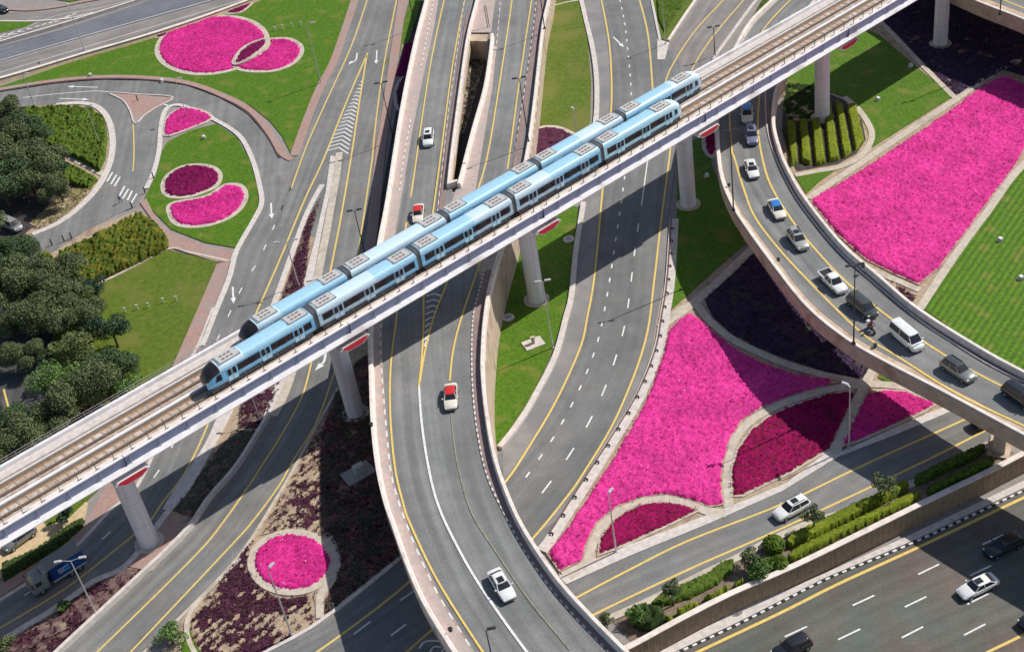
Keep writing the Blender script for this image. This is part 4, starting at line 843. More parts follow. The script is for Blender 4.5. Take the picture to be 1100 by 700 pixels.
    for u in ((1.9 if nose != -1 else 4.0), (L - 1.9 if nose != 1 else L - 3.6)):
        mb = MB(); mb.box((u, 0, 3.52), (2.9, 1.75, .08), 0, 0, .97); ac = mb.build('roof_unit', T_AC, body)
        mb = MB()
        for y in (-.36, .36):
            for x in (-.75, -.15, .45): mb.box((u + x + .1, y, 3.565), (.42, .3, .03))
        mb.build('grille', T_GRILL, body)
        mb = MB()
        for y in (-.95, .95): mb.box((u, y, 3.44), (3.1, .06, .05))
        for x in (-1.55, 1.55): mb.box((u + x, 0, 3.5), (.06, 1.9, .05))
        mb.build('roof_frame', plain('roof_frame_grey', (.34, .32, .31), .6), body)
    mb = MB(); mb.box((L / 2, 0, .40), (L - 1.2, 2.42, .66)); 
    for x in (2.6, L - 2.6): mb.box((x, 0, .16), (2.4, 1.9, .3))
    mb.build('bogie', T_DARK, body)
    return body
def train(s0, s1, p, label, liv):
    root = empty('metro_train', W(s0, p, ZT), VA, label, 'train', 'metro trains on the viaduct')
    tot = s1 - s0; gap = .7; L = (tot - 4 * gap) / 5; x = 0
    for i in range(5):
        carriage(root, x, L, liv[i], -1 if i == 0 else (1 if i == 4 else 0)); x += L
        if i < 4:
            mb = MB(); n = 3; pf = []
            for xx, k in ((x - .15, 1.0), (x + .1, 1.03), (x + gap / 2, 1.0), (x + gap - .1, 1.03), (x + gap + .15, 1.0)):
                h = ring(0, HWT * .97 * k, 3.5 * (.5 + .5 * k) + .03); pf.append([(xx, y, z) for y, z in h] + [(xx, -y, z) for y, z in reversed(h[:-1])])
            v = [q for a in pf for q in a]; f = [(i_ * 17 + k, i_ * 17 + k + 1, (i_ + 1) * 17 + k + 1, (i_ + 1) * 17 + k) for i_ in range(4) for k in range(16)]
            mb.add(v, f); mb.build('gangway', T_DARK, root); x += gap
    return root
# livery: side colour before / after the break, where it breaks, roof before / after
train(44.6, 129.2, 137.4, 'nearer blue and silver metro train with its nose toward the lower left', [(0, 0, .38, 3, 4), (1, 0, .62, 3, 4), (0, 1, .6, 4, 3), (1, 0, .45, 3, 2), (2, 2, .7, 2, 3)])
train(52.6, 137.4, 141.05, 'farther blue and silver metro train, partly hidden behind the nearer one', [(1, 0, .36, 3, 4), (1, 1, .9, 3, 3), (0, 0, .55, 4, 2), (2, 1, .5, 4, 3), (0, 1, .62, 4, 3)])
# ================================================================== FLOWER BEDS
FB = flower_bed
G_ = 'flower beds in the gardens'
def ell(cx_, cy_, rx, ry, n=16, rot=0., a0=0, a1=360):
    o = []
    for k in range(n):
        a = R(a0 + (a1 - a0) * k / n); x, y = rx * math.cos(a), ry * math.sin(a); o.append((cx_ + x * math.cos(rot) - y * math.sin(rot), cy_ + x * math.sin(rot) + y * math.cos(rot)))
    return o
LENS = [(250, 71), (258, 58), (270, 48), (287, 42), (290, 50), (281, 58), (268, 66), (255, 72)]
HOLES.append(smooth(pix(LENS), 3, True))
FB(ell(228, 49, 58, 30, 16, -.12), F_ROSE, 'large round pink flower bed at the top left, ringed by a pale border', 4, 1.7, group=None, seed=3)
FB([(253, 70), (262, 57), (276, 47), (292, 43), (310, 43), (322, 50), (322, 60), (312, 70), (295, 76), (275, 77), (260, 75)], F_ROSE, 'smaller pink flower bed overlapping the large round one at its right', 4, 1.4, seed=4)
HOLES.clear()
FB([(252, 69), (258, 58), (268, 50), (285, 44), (287, 49), (279, 57), (268, 65), (257, 70)], F_WINE, 'dark lens shaped flower bed where the two round beds overlap', 3, 1.1, h=.5, seed=5, bh=.5)
FB([(234, 14), (245, 10), (266, 4), (275, 0), (268, 7), (258, 14), (245, 15)], F_WINE, 'narrow dark flower wedge at the top edge by the tan barrier', 3, .7, seed=6)
FB([(161, 38), (170, 34), (183, 32), (178, 39), (168, 41)], F_WINE, 'tiny dark flower wedge touching the large round bed', 3, .5, seed=7)
FB([(177, 146), (177, 132), (186, 121), (200, 116), (216, 119), (229, 127), (210, 136), (192, 143)], F_ROSE, 'small pink flower wedge at the top of the loop road island', 2, .7, seed=8)
FB([(178, 208), (176, 198), (182, 188), (196, 180), (214, 178), (229, 181), (236, 189), (232, 200), (220, 206), (205, 211), (188, 212)], F_WINE, 'dark magenta oval flower bed on the loop road island', 3, 1.2, seed=9)
FB([(182, 226), (184, 220), (196, 217), (214, 214), (228, 209), (238, 202), (246, 199), (257, 200), (263, 207), (262, 218), (252, 230), (237, 238), (218, 243), (198, 243), (187, 238)], F_ROSE, 'pink bean shaped flower bed below the dark oval one on the island', 3, 1.2, seed=10)
FB([(424, 84), (430, 62), (433, 49), (449, 43), (458, 40), (450, 70), (441, 83), (430, 84)], F_WINE, 'dark flower strip squeezed between ramp and flyover', 0, .3, seed=11)
FB(ell(435, 101, 10, 19, 10, .15), F_PURP, 'small round purple bed half hidden by the flyover', 3, .8, seed=12)
FB([(567, 178), (566, 155), (572, 143), (585, 137), (600, 138), (612, 143), (618, 149), (600, 165), (585, 175)], F_PURP, 'purple leafy bed behind the train between flyover and road', 2, 1.1, soil=M_PLUM, seed=13)
FB([(757, 146), (757, 142), (763, 138), (769, 145), (770, 160), (765, 170), (757, 160)], F_MAG, 'small dark red bed beside the red pier panel', 2, .9, seed=14)
FB([(869, 216), (900, 198), (935, 176), (985, 143), (1025, 115), (1055, 92), (1080, 82), (1112, 96), (1108, 150), (1092, 178), (1066, 213), (1040, 248), (1010, 288), (987, 307), (962, 296), (930, 280), (898, 252)], F_PINK, 'largest bright pink flower field at the right, between curved flyover and striped lawn', 0, .0, h=.35, amp=.3, seed=15, s=.36)
FB([(742, 336), (752, 343), (762, 352), (780, 366), (800, 380), (822, 390), (850, 401), (885, 406), (903, 411), (880, 417), (848, 427), (820, 438), (798, 453), (785, 472), (778, 498), (776, 520), (779, 542), (762, 546), (742, 538), (715, 532), (690, 535), (662, 546), (642, 563), (631, 586), (626, 603), (601, 615), (586, 594), (604, 572), (636, 526), (668, 475), (694, 428), (712, 380), (718, 354), (730, 342)], F_PINK, 'big triangular bright pink flower field beside the broad middle road', 0, .0, h=.35, amp=.3, seed=16, s=.34)
FB([(786, 534), (785, 505), (792, 482), (806, 462), (826, 447), (850, 436), (882, 426), (912, 420), (920, 423), (908, 450), (893, 482), (850, 508), (820, 522), (798, 533)], F_MAG, 'dark magenta flower bed between the pale curved paths', 0, .3, h=.32, amp=.28, seed=17)
FB([(902, 482), (915, 452), (930, 423), (948, 419), (975, 421), (1008, 434), (990, 444), (950, 462), (920, 475)], F_ROSE, 'pink flower wedge right of the diagonal path, half in shade', 0, .3, seed=18)
FB([(642, 597), (644, 578), (655, 561), (672, 549), (692, 541), (712, 539), (735, 542), (752, 548), (728, 560), (700, 573), (672, 586)], F_MAG, 'half moon of dark magenta flowers at the lower edge of the pink field', 0, .3, seed=19)
FB(ell(314, 604, 42, 31, 18), F_ROSE, 'circular pink flower bed amid plum coloured ground cover', 3, 1.5, seed=20)
def cover(pts, m, label, seed, mask=None, h=.3, amp=.3, s=.36, soil=M_SAND, row=None, cat='ground cover', name='ground_cover'):
    if mask: mask = (mask[0], mask[1] - .04)
    pw = orient(pix(pts)); root = empty(name, (0, 0, 0), 0, label, cat); mb = MB(); mb.poly(pw, layer(.05)); mb.build('soil', soil, root)
    if mask: bumpy('leaf_mat', pw, m, .10, .12, .22, .06, root, (mask[0], mask[1] + .03), seed, row)
    tufts('plants', pw, m, 7.5, .26 + .25 * h, mask, root, seed, .07, row)
HOLES.append(smooth(pix(ell(314, 604, 47, 36, 18)), 2, True)); HOLES.append(pix([(346, 575), (360, 585), (366, 604), (362, 625), (350, 642), (350, 668), (338, 668), (338, 640), (352, 620), (354, 600)]))
cover([(345, 212), (334, 250), (327, 313), (308, 400), (288, 445), (279, 460), (256, 460), (258, 438), (272, 400), (300, 330), (330, 236)], F_DRY, 'plum ground cover in the strip between the forking ramps', 31, (1.6, .30), soil=M_PLUM)
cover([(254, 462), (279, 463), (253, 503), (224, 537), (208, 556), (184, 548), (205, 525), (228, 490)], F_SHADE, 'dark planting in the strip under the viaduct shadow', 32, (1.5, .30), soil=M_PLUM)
cover([(162, 614), (139, 611), (100, 629), (63, 656), (0, 695), (-30, 712), (20, 740), (67, 697), (135, 634)], F_DRY, 'plum ground cover strip at the lower left by the barrier', 33, (2.0, .40), row=(1.6, .12, .6), soil=M_PLUM)
cover([(299, 540), (330, 486), (362, 430), (390, 430), (404, 500), (418, 557), (434, 600), (345, 664), (336, 640), (352, 620), (352, 595), (335, 575), (300, 570), (280, 575)], F_DRY, 'dry plum planting between the left ramp and the central flyover', 34, (1.6, .43), row=(1.15, .22, 2.3))
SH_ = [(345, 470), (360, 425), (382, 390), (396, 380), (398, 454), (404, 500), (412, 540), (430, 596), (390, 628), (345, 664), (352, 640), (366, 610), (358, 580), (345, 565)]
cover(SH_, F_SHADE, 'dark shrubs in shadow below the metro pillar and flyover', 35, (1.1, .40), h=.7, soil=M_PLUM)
cover(SH_, flowers('rosy_brown_cover', (.42, .16, .17), (.28, .10, .11), (.15, .08, .08), .4), 'rows of rosy brown plants in the shade beside the central flyover', 44, (1.6, .50), h=.4, soil=M_PLUM, row=(1.15, .24, 2.3))
cover([(278, 575), (268, 590), (266, 610), (280, 630), (300, 642), (330, 640), (340, 668), (287, 700), (255, 725), (224, 712), (208, 690), (205, 668), (222, 642), (245, 612), (262, 590)], F_DRY, 'plum and straw ground cover around the circular pink bed', 36, (2.2, .40), row=(1.2, .14, 2.3))
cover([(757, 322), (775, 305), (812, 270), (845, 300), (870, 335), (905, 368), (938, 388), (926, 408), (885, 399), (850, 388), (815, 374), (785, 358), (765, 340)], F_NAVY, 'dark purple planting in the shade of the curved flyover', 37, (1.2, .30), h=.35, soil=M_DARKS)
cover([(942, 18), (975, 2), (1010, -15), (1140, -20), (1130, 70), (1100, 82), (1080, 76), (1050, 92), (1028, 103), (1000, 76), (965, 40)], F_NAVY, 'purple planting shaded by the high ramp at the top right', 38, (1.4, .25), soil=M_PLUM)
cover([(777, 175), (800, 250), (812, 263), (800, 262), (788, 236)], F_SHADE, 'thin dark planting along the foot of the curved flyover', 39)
cover([(948, 308), (960, 303), (985, 318), (980, 326), (965, 322)], F_DRY, 'small plum patch at the tip of the pink field', 40, (1., .42))
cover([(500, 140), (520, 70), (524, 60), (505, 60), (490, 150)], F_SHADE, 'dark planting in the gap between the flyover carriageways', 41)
cover([(104, 192), (98, 204), (84, 220), (60, 238), (40, 246), (32, 240), (60, 215), (80, 200)], mat('straw_plants', (.34, .29, .14), (.2, .17, .07), 3.), 'straw coloured planting along the curved pavement', 42, (1.1, .40), h=.5, amp=.5)
rb = empty('kerb_ring', (0, 0, 0), 0, 'pale kerb curving round the plum planting by the lower left ramp', 'kerb')
mb = MB(); mb.sweep(smooth(pix([(258, 600), (236, 622), (212, 648), (202, 664), (202, 684), (212, 705), (225, 722)])), [(-.3, 0), (-.3, .17), (.3, .17), (.3, 0)]); mb.build('kerb_stones', M_CONC, rb)
mb = MB(); mb.sweep(smooth(pix([(353, 575), (362, 600), (358, 622), (345, 640), (344, 664)])), [(-.5, 0), (-.5, .16), (.5, .16), (.5, 0)]); o = mb.build('path', M_CONC); o['kind'] = 'structure'

HOLES.clear()
# ================================================================== HEDGES AND SHRUB BEDS
def hedge(pts, m, label, h=.9, seed=1, amp=.35, s=.3, group=None, mask=None, cat='hedge'):
    pw = orient(pix(pts, h)); pw = [Vector((q.x, q.y, 0)) for q in pw]; s = .17; lm = .8 if amp > .4 else 0; amp *= .25 if lm else .6
    o = bumpy('hedge', pw, m, h, amp, s, .08, None, mask, seed, None, lm)
    if False: tufts('sprigs', pw, m, 3.5, .6, None, o, seed + 3, h - .1, None, 6)
    return tag(o, label, cat, group)
hedge([(18, 116), (60, 113), (98, 115), (112, 125), (115, 145), (113, 165), (106, 182), (85, 170), (62, 160), (40, 150)], H_GREEN, 'dense green shrub bed inside the curve of the loop road', .9, 51, 1.3, .45)
hedge([(60, 167), (85, 180), (105, 190), (95, 200), (80, 198), (60, 190)], H_GREEN, 'green shrub patch below the sandy footpath', .8, 52, .6, .45)
hedge([(142, 230), (150, 226), (170, 240), (180, 252), (180, 263), (140, 283), (88, 305), (72, 300), (60, 282), (62, 270), (100, 252), (125, 240)], H_ORANGE, 'shrub bed of green and orange bushes above the olive lawn', 1., 53, 1.5, .5)
hedge([(38, 272), (52, 268), (62, 280), (58, 290), (42, 288)], H_ORANGE, 'yellow orange bush clump at the left of the shrub bed', 1.1, 54, .8, .5)
for i, (a, b, c, d) in enumerate([((844, 130), (855, 127), (857.5, 171), (849, 177)), ((857.5, 127), (868, 127), (872.5, 175), (860.5, 171)), ((870.5, 127), (881.5, 125), (887.5, 172), (875.5, 175)), ((884, 112), (893, 105), (902.5, 168), (890, 172)), ((895.5, 104), (906, 111), (915.5, 161), (905.5, 168)), ((908.5, 112), (920, 109), (929, 148), (918.5, 161))]):
    nm = ['leftmost', 'second', 'third', 'fourth', 'fifth', 'rightmost'][i]
    hedge([a, b, c, d], H_YEL, f'{nm} clipped hedge of the striped hedge patch below the metro pillar', .8, 60 + i, .15, .28, 'clipped hedges in stripes')
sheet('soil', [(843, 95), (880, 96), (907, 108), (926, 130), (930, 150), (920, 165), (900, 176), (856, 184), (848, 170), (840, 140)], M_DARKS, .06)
cover([(845, 90), (880, 92), (888, 112), (872, 130), (858, 130), (846, 130), (840, 110)], H_DARK, 'dark low shrubs in shade round the metro pillar foot', 43, (1.3, .35))
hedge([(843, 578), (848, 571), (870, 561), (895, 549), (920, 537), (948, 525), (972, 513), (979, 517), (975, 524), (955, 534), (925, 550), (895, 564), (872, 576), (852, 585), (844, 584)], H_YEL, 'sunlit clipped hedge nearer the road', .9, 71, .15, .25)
hedge([(981, 509), (1000, 499), (1030, 485), (1055, 474), (1062, 477), (1050, 488), (1020, 502), (990, 516), (981, 518)], H_GREEN, 'shaded end of the hedge beneath the curved flyover', .9, 72, .15, .25)  # darker green than the sunlit part: shade put into the leaf colour
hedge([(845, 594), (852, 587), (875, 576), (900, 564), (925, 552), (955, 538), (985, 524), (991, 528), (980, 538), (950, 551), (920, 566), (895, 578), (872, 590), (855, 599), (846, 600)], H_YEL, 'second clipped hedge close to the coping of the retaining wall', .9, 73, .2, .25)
hedge([(994, 521), (1020, 508), (1050, 494), (1068, 486), (1070, 494), (1045, 506), (1015, 520), (997, 529)], H_GREEN, 'shaded stretch of hedge beside the coping', .9, 74, .2, .25)  # same hedge in a darker green that stands in for shade
hedge([(695, 648), (708, 635), (735, 624), (760, 612), (773, 602), (790, 597), (787, 612), (770, 626), (742, 640), (715, 648), (700, 652)], H_GREEN, 'wavy low green mound hedge by the lower road', .6, 75, .2, .3)
hedge([(672, 655), (690, 646), (712, 650), (718, 660), (700, 672), (682, 670)], H_DARK, 'dark green shrub clump near the flyover parapet', 1.3, 76, .6, .4)
hedge([(712, 662), (745, 644), (780, 628), (800, 618), (802, 625), (775, 638), (745, 652), (718, 668)], H_YEL, 'ragged yellow green shrubs along the wall', .7, 77, .5, .35, mask=(.8, .27))
hedge([(800, 612), (815, 602), (834, 594), (838, 604), (822, 616), (806, 622)], H_GREEN, 'green shrubs between two small trees on the verge', .8, 78, .5, .35)
hedge([(0, 604), (40, 586), (72, 562), (90, 552), (88, 562), (60, 586), (30, 604), (0, 622)], H_DARK, 'dark hedge along the pavement at the lower left', 1., 79, .4, .35)
hedge([(822, 28), (838, 0), (850, -12), (830, -20), (812, 10), (790, 48), (775, 62), (788, 60), (805, 42)][::-1], H_GREEN, 'green hedge strip between ramp and curved flyover at the top', .5, 80, .3, .35)
hedge([(704, -10), (750, -18), (728, 14), (714, 36), (706, 20)], H_GREEN, 'low green hedge in the wedge where two roads merge', .4, 81, .3, .35)
# ================================================================== TREES
LEAFM = {}
def leafmat(name, c, c2):
    if name in LEAFM: return LEAFM[name]
    m = bpy.data.materials.new(name); m.use_nodes = True; t = m.node_tree; b = t.nodes['Principled BSDF']; b.inputs['Roughness'].default_value = .7
    g = t.nodes.new('ShaderNodeNewGeometry'); oi = t.nodes.new('ShaderNodeObjectInfo')
    n = t.nodes.new('ShaderNodeTexNoise'); n.inputs['Scale'].default_value = .7; t.links.new(g.outputs['Position'], n.inputs['Vector'])
    ad = t.nodes.new('ShaderNodeMath'); ad.operation = 'MULTIPLY_ADD'; t.links.new(g.outputs['Random Per Island'], ad.inputs[0]); ad.inputs[1].default_value = .5; t.links.new(n.outputs['Fac'], ad.inputs[2])
    r = t.nodes.new('ShaderNodeValToRGB'); r.color_ramp.elements[0].position = .4; r.color_ramp.elements[1].position = 1.; r.color_ramp.elements[0].color = (*c2, 1); r.color_ramp.elements[1].color = (*c, 1)
    t.links.new(ad.outputs[0], r.inputs[0]); t.links.new(r.outputs[0], b.inputs['Base Color']); LEAFM[name] = m; return m
L_OLIVE = leafmat('leaf_grey_olive', (.135, .168, .058), (.050, .072, .026)); L_GREEN = leafmat('leaf_fresh_green', (.15, .26, .05), (.05, .11, .025)); L_DEEP = leafmat('leaf_deep_green', (.035, .085, .04), (.01, .03, .015))
L_MIX = leafmat('leaf_mid_green', (.085, .14, .045), (.03, .06, .022)); L_LIGHT = leafmat('leaf_light_green', (.18, .21, .06), (.07, .095, .03))
M_BARK = mat('bark', (.16, .11, .07), (.09, .06, .04), 5)
_crown = {}
def crown_mesh(key, r, hgt, n, m, seed, leaf=.34, lobes=12):
    if key in _crown: return _crown[key]
    g = np.random.default_rng(seed); C = []; Rr = []
    for i in range(lobes):
        a = g.uniform(0, 2 * math.pi); q = math.sqrt(g.uniform(0, 1)) * r * .68; C.append((q * math.cos(a), q * math.sin(a), hgt * g.uniform(.15, .8) * (1 - .3 * (q / r) ** 2))); Rr.append(r * g.uniform(.26, .46))
    C = np.array(C); Rr = np.array(Rr); pr = Rr ** 2 / (Rr ** 2).sum(); k = g.choice(lobes, n, p=pr)
    d = g.normal(size=(n, 3)); d[:, 2] = np.abs(d[:, 2]) * 1.1 - .2; d /= np.linalg.norm(d, axis=1)[:, None]
    c = C[k] + d * (Rr[k] * (g.random(n) ** .25))[:, None] * np.array([1, 1, .8])
    u = g.normal(size=(n, 3)) ; nn = d + .7 * g.normal(size=(n, 3)); nn /= np.linalg.norm(nn, axis=1)[:, None]
    u = np.cross(nn, u); u /= np.linalg.norm(u, axis=1)[:, None]; w_ = np.cross(nn, u); s = leaf * g.uniform(.5, 1.2, n)[:, None]
    v = np.stack([c - u * s * .5, c + w_ * s * .35, c + u * s * .5, c - w_ * s * .35], 1).reshape(-1, 3)
    me = bpy.data.meshes.new('crown'); me.vertices.add(n * 4); me.vertices.foreach_set('co', v.ravel()); me.loops.add(n * 4); me.loops.foreach_set('vertex_index', np.arange(n * 4)); me.polygons.add(n)
    me.polygons.foreach_set('loop_start', np.arange(n) * 4); me.polygons.foreach_set('loop_total', np.full(n, 4)); me.materials.append(m); me.update(calc_edges=True); _crown[key] = me; return me
def tree(px, py, r, hgt, trunk, key, m, label, group=None, n=4200, z0=0., leaf=.34, rz=None, sc_=1.):
    """px, py: where the middle of the crown appears"""
    c = P(px, py, z0 + trunk + hgt * .45); root = empty('tree', (c.x, c.y, z0), random.uniform(0, 6) if rz is None else rz, label, 'tree', group)
    me = crown_mesh(key, r, hgt, n, m, hash(key) % 999 if False else sum(map(ord, key)), leaf); o = bpy.data.objects.new('crown', me); col.objects.link(o); o.parent = root; o.location = (0, 0, trunk); root.scale = (sc_,) * 3
    mb = MB(); mb.tube((0, 0, 0), (.05, .02, trunk), .05 * r + .05, .03 * r + .04, 8)
    for k in range(5): a = k * 1.26 + .3; mb.tube((.05, .02, trunk * .8), (math.cos(a) * r * .4, math.sin(a) * r * .4, trunk + hgt * .45), .02 * r + .03, .02, 5)
    mb.build('trunk', M_BARK, root); return root
GT = 'trees crowding the left edge'; LT = 'broad grey green tree in the dense grove along the left edge'
for i, (x, y, s, k) in enumerate([(5, 120, .8, 'a'), (28, 142, .85, 'b'), (8, 160, 1., 'c'), (48, 168, .8, 'a'), (30, 190, 1.05, 'b'), (2, 200, 1., 'c'), (-15, 175, 1.1, 'b'), (60, 196, .7, 'c'), (-20, 262, 1., 'c'), (14, 268, .75, 'a'), (34, 300, .95, 'b'), (10, 308, .8, 'c'), (60, 305, .9, 'a'), (-30, 300, 1., 'b'), (48, 330, .95, 'c'), (75, 322, .75, 'b'), (90, 345, .85, 'a'), (112, 398, .8, 'b'), (90, 428, .95, 'c'), (45, 462, .8, 'b'), (15, 478, .9, 'a'), (130, 388, .5, 'c'), (-25, 330, 1., 'a'), (22, 335, .7, 'b'), (24, 372, .6, 'c'), (18, 452, .7, 'b')]):
    if i % 4 == 1: tree(x, y, 5.4, 4.6, 2.2, 'mixed' + k, L_MIX, 'deeper green tree among the grey green ones in the grove at the left edge', GT, 16000, sc_=s * 1.22, leaf=.30)
    else: tree(x, y, 5.4, 4.6, 2.2, 'olive' + k, L_OLIVE, LT, GT, 16000, sc_=s * 1.22, leaf=.30)
tree(78, 372, 4.2, 5., 3, 'light', L_LIGHT, 'lightest yellow green tree, standing out in the grove above the parked road', None, 4200)
tree(58, 405, 4.6, 4.5, 3, 'freshA', L_GREEN, 'fresh green tree left of the viaduct at the lower end of the grove', None, 4200)
tree(118, 350, 3.6, 4, 2.5, 'deepA', L_DEEP, 'deep bluish green tree on the grove edge by the olive lawn', None, 3200)
tree(62, 178, 1.9, 2.4, 3.6, 'deepB', L_DEEP, 'small deep green treetop beside the shrub bed and footpath', None, 1100)
tree(100, 308, 2.6, 2.5, 1.2, 'deepC', L_DEEP, 'dark tree under the end of the orange shrub bed', None, 1500)
tree(136, 418, 2.8, 3, 2., 'freshB', L_GREEN, 'green tree touching the viaduct beside the olive lawn', None, 2200)
tree(68, 550, 1.7, 2, 1, 'deepD', L_DEEP, 'rounded dark tree under the viaduct beside the hedge', None, 1200)
tree(951, 519, 1.7, 2.2, 1.9, 'smA', L_OLIVE, 'small round tree on the verge nearest the curved flyover shadow', 'small trees on the verge', 1500, leaf=.26)
tree(874, 553, 1.7, 2.2, 1.9, 'smB', L_OLIVE, 'small round tree on the verge beside the white car', 'small trees on the verge', 1500, leaf=.26)
tree(722, 633, 1.5, 2.3, 1.7, 'smC', L_OLIVE, 'small dark tree on the green mound by the lower road', 'small trees on the verge', 1500, leaf=.26)
tree(804, 597, 1.4, 2.2, 1., 'smD', L_OLIVE, 'small bushy tree in the shrub group between the mound and the hedges', 'small trees on the verge', 1400, leaf=.26)
tree(817, 610, 1.7, 1.8, .5, 'smE', L_GREEN, 'broad light bush below the bushy small tree', None, 1500, leaf=.26)
tree(683, 660, 1.6, 1.8, .6, 'smF', L_GREEN, 'rounded bush next to the flyover parapet at the verge end', None, 1300, leaf=.26)
tree(652, 662, 1.1, 1.2, .5, 'smG', L_OLIVE, 'grey bush close to the flyover at the verge end', None, 900, leaf=.22)
tree(69, 650, 1.1, 1.2, .3, 'smH', L_GREEN, 'round shrub beside the lower left road', None, 800, leaf=.22)
tree(5, 690, 1.6, 1.6, .4, 'smI', L_OLIVE, 'grey green shrub at the bottom left corner', None, 900, leaf=.25)
tree(182, 682, 2.2, 2., .6, 'smJ', L_GREEN, 'green shrub at the bottom edge beside the ramp', None, 1600, leaf=.28)
def ballbush(px, py, r, label):
    c = P(px, py, .5 * r); mb = MB(); mb.ball((c.x, c.y, r * .45), (r, r, r * .75), 0, 40, 22)
    for i, v in enumerate(mb.v): mb.v[i] = v + Vector((random.uniform(-.09, .09), random.uniform(-.09, .09), random.uniform(-.09, .09)))
    tag(mb.build('ball_bush', H_GREEN), label, 'bush', 'clipped round bushes')
ballbush(831, 584, 1.35, 'clipped round green bush nearer the road'); ballbush(837, 604, 1.1, 'clipped round green bush nearer the wall coping')


# ================================================================== STREET LAMPS
def lamp(base, top, label, z0=0., m=M_STEEL, arms=((1, 0), (-1, 0)), al=None, hgt=None, r=.11, cat='street lamp', group='street lamps'):
    al = al or (.45 if m is M_BLACK else 1.2); b = P(*base, z0); h = hgt or lamp_height(base, z0, top); root = empty('street_lamp', b, 0, label, cat, group)
    mb = MB(); mb.tube((0, 0, 0), (0, 0, h), r * 1.15, r * .6, 10); mb.build('pole', m, root)
    mb = MB(); mb.box((0, 0, .12), (.5, .5, .24), taper=.8); mb.build('base_plate', m, root)
    for ax, ay in arms:
        mb = MB(); mb.tube((0, 0, h - .05), (ax * al, ay * al, h + .25), r * .5, r * .4, 6); a = mb.build('arm', m, root)
        mb = MB(); ang = math.atan2(ay, ax); mb.box((ax * (al + .3), ay * (al + .3), h + .26), (.95, .34, .16), 0, ang, .85); hd = mb.build('lamp_head', plain('lamp_casing', (.62, .62, .64), .4, .3) if m is M_STEEL else m, root)
    return root
lamp((345, 90), (330, 27), 'tall steel lamp on the lawn left of the forking ramp', arms=((1, 0),), al=1.)
lamp((91, 55), (74, 8), 'steel lamp on the tan barrier at the top left', arms=((-.3, 1),))
lamp((37, 113), (23, 81), 'short steel lamp beside the loop road at the left', arms=((1, 0),), al=.6)
lamp((108, 157), (92, 115), 'thin steel lamp in the green shrub bed', arms=((1, 0),), al=.6, r=.08)
lamp((201, 126), (191, 86), 'steel lamp in the small pink flower wedge', arms=((1, 0),), al=.6, r=.08)
lamp((105, 662), (75, 602), 'white lamp with twin heads beside the blue truck')
lamp((314, 683), (293, 612), 'steel lamp whose head stands against the circular pink bed', arms=((.5, .6),), al=.5)
lamp((662, 593), (654, 531), 'steel lamp in the half moon magenta bed', arms=((.5, .6),), al=.4)
lamp((912, 482), (913, 415), 'steel lamp in front of the diagonal path at the right', arms=((-.6, .6),), al=.5)
lamp((594, 374), (583, 303), 'steel lamp in front of the middle metro pillar', al=.4)
lamp((321, 307), (304, 260), 'steel lamp in the plum strip left of the trains')
lamp((279, 451), (270, 425), 'steel lamp rising behind the viaduct edge at the left')
lamp((620, 146), (617, 118), 'short white lamp on the purple bed behind the train', arms=((-.3, .6),), al=.3)
lamp((715, 48), (714, 0), 'steel lamp at the tip of the hedge wedge at the top', arms=((1, 0),), al=.5, r=.09)
B_ = dict(m=M_BLACK, r=.1, group='black lamps on the flyovers')
lamp((423, 152), (409, 90), 'black lamp between the left ramp and the flyover, above the small purple bed', 0, **B_)
lamp((446, 32), (438, -20), 'black lamp at the top edge left of the flyover', 0, **B_)
lamp((394, 280), (381, 227), 'black lamp standing just behind the trains at the left', 0, **B_)
lamp((568, 153), (555, 85), 'black lamp on the right parapet of the central flyover', zfly(153) + 1, **B_)
lamp((585, 31), (580, -20), 'black lamp on the right parapet at the top edge', zfly(31) + 1, **B_)
lamp((768, 60), (766, 30), 'short black lamp beside the green hedge strip', 0, **B_)
lamp((788, 226), (786, 142), 'tall black lamp on the left parapet of the curved flyover', ZC + 1, **B_)
lamp((917, 369), (917, 286), 'tall black lamp in front of the queue of cars', ZC + 1, **B_)
lamp((1074, 16), (1075, -40), 'black lamp on the ramp at the top right corner', ZR + 1, **B_)
lamp((530, 712), (527, 677), 'black lamp in the roadway at the bottom edge', ZF, arms=((.8, 0),), **B_)
# small drum lights on the parapets
for i, (x, y, z) in enumerate([(836, 280, ZC + 1), (940, 372, ZC + .1), (927, 287, ZC + 1), (484, 697 - 20, ZF + 1.1), (399, 457, ZF + 1.1), (783, 200, ZC + 1)]):
    b = P(x, y, z); mb = MB(); mb.tube(b, b + Vector((0, 0, .35)), .22, .22, 12); mb.tube(b + Vector((0, 0, .35)), b + Vector((0, 0, .45)), .3, .24, 12)
    tag(mb.build('lamp_base', M_BLACK), ['dark lamp base on the left parapet near the silver car', 'dark lamp base on the road edge near the motorcycle', 'dark lamp base on the far parapet beside the dark van', 'dark lamp base on the flyover parapet near the bottom edge', 'dark lamp base on the flyover parapet beside the metro pillar', 'dark lamp base on the parapet near the white sedan'][i], 'lamp base', 'lamp bases on parapets')

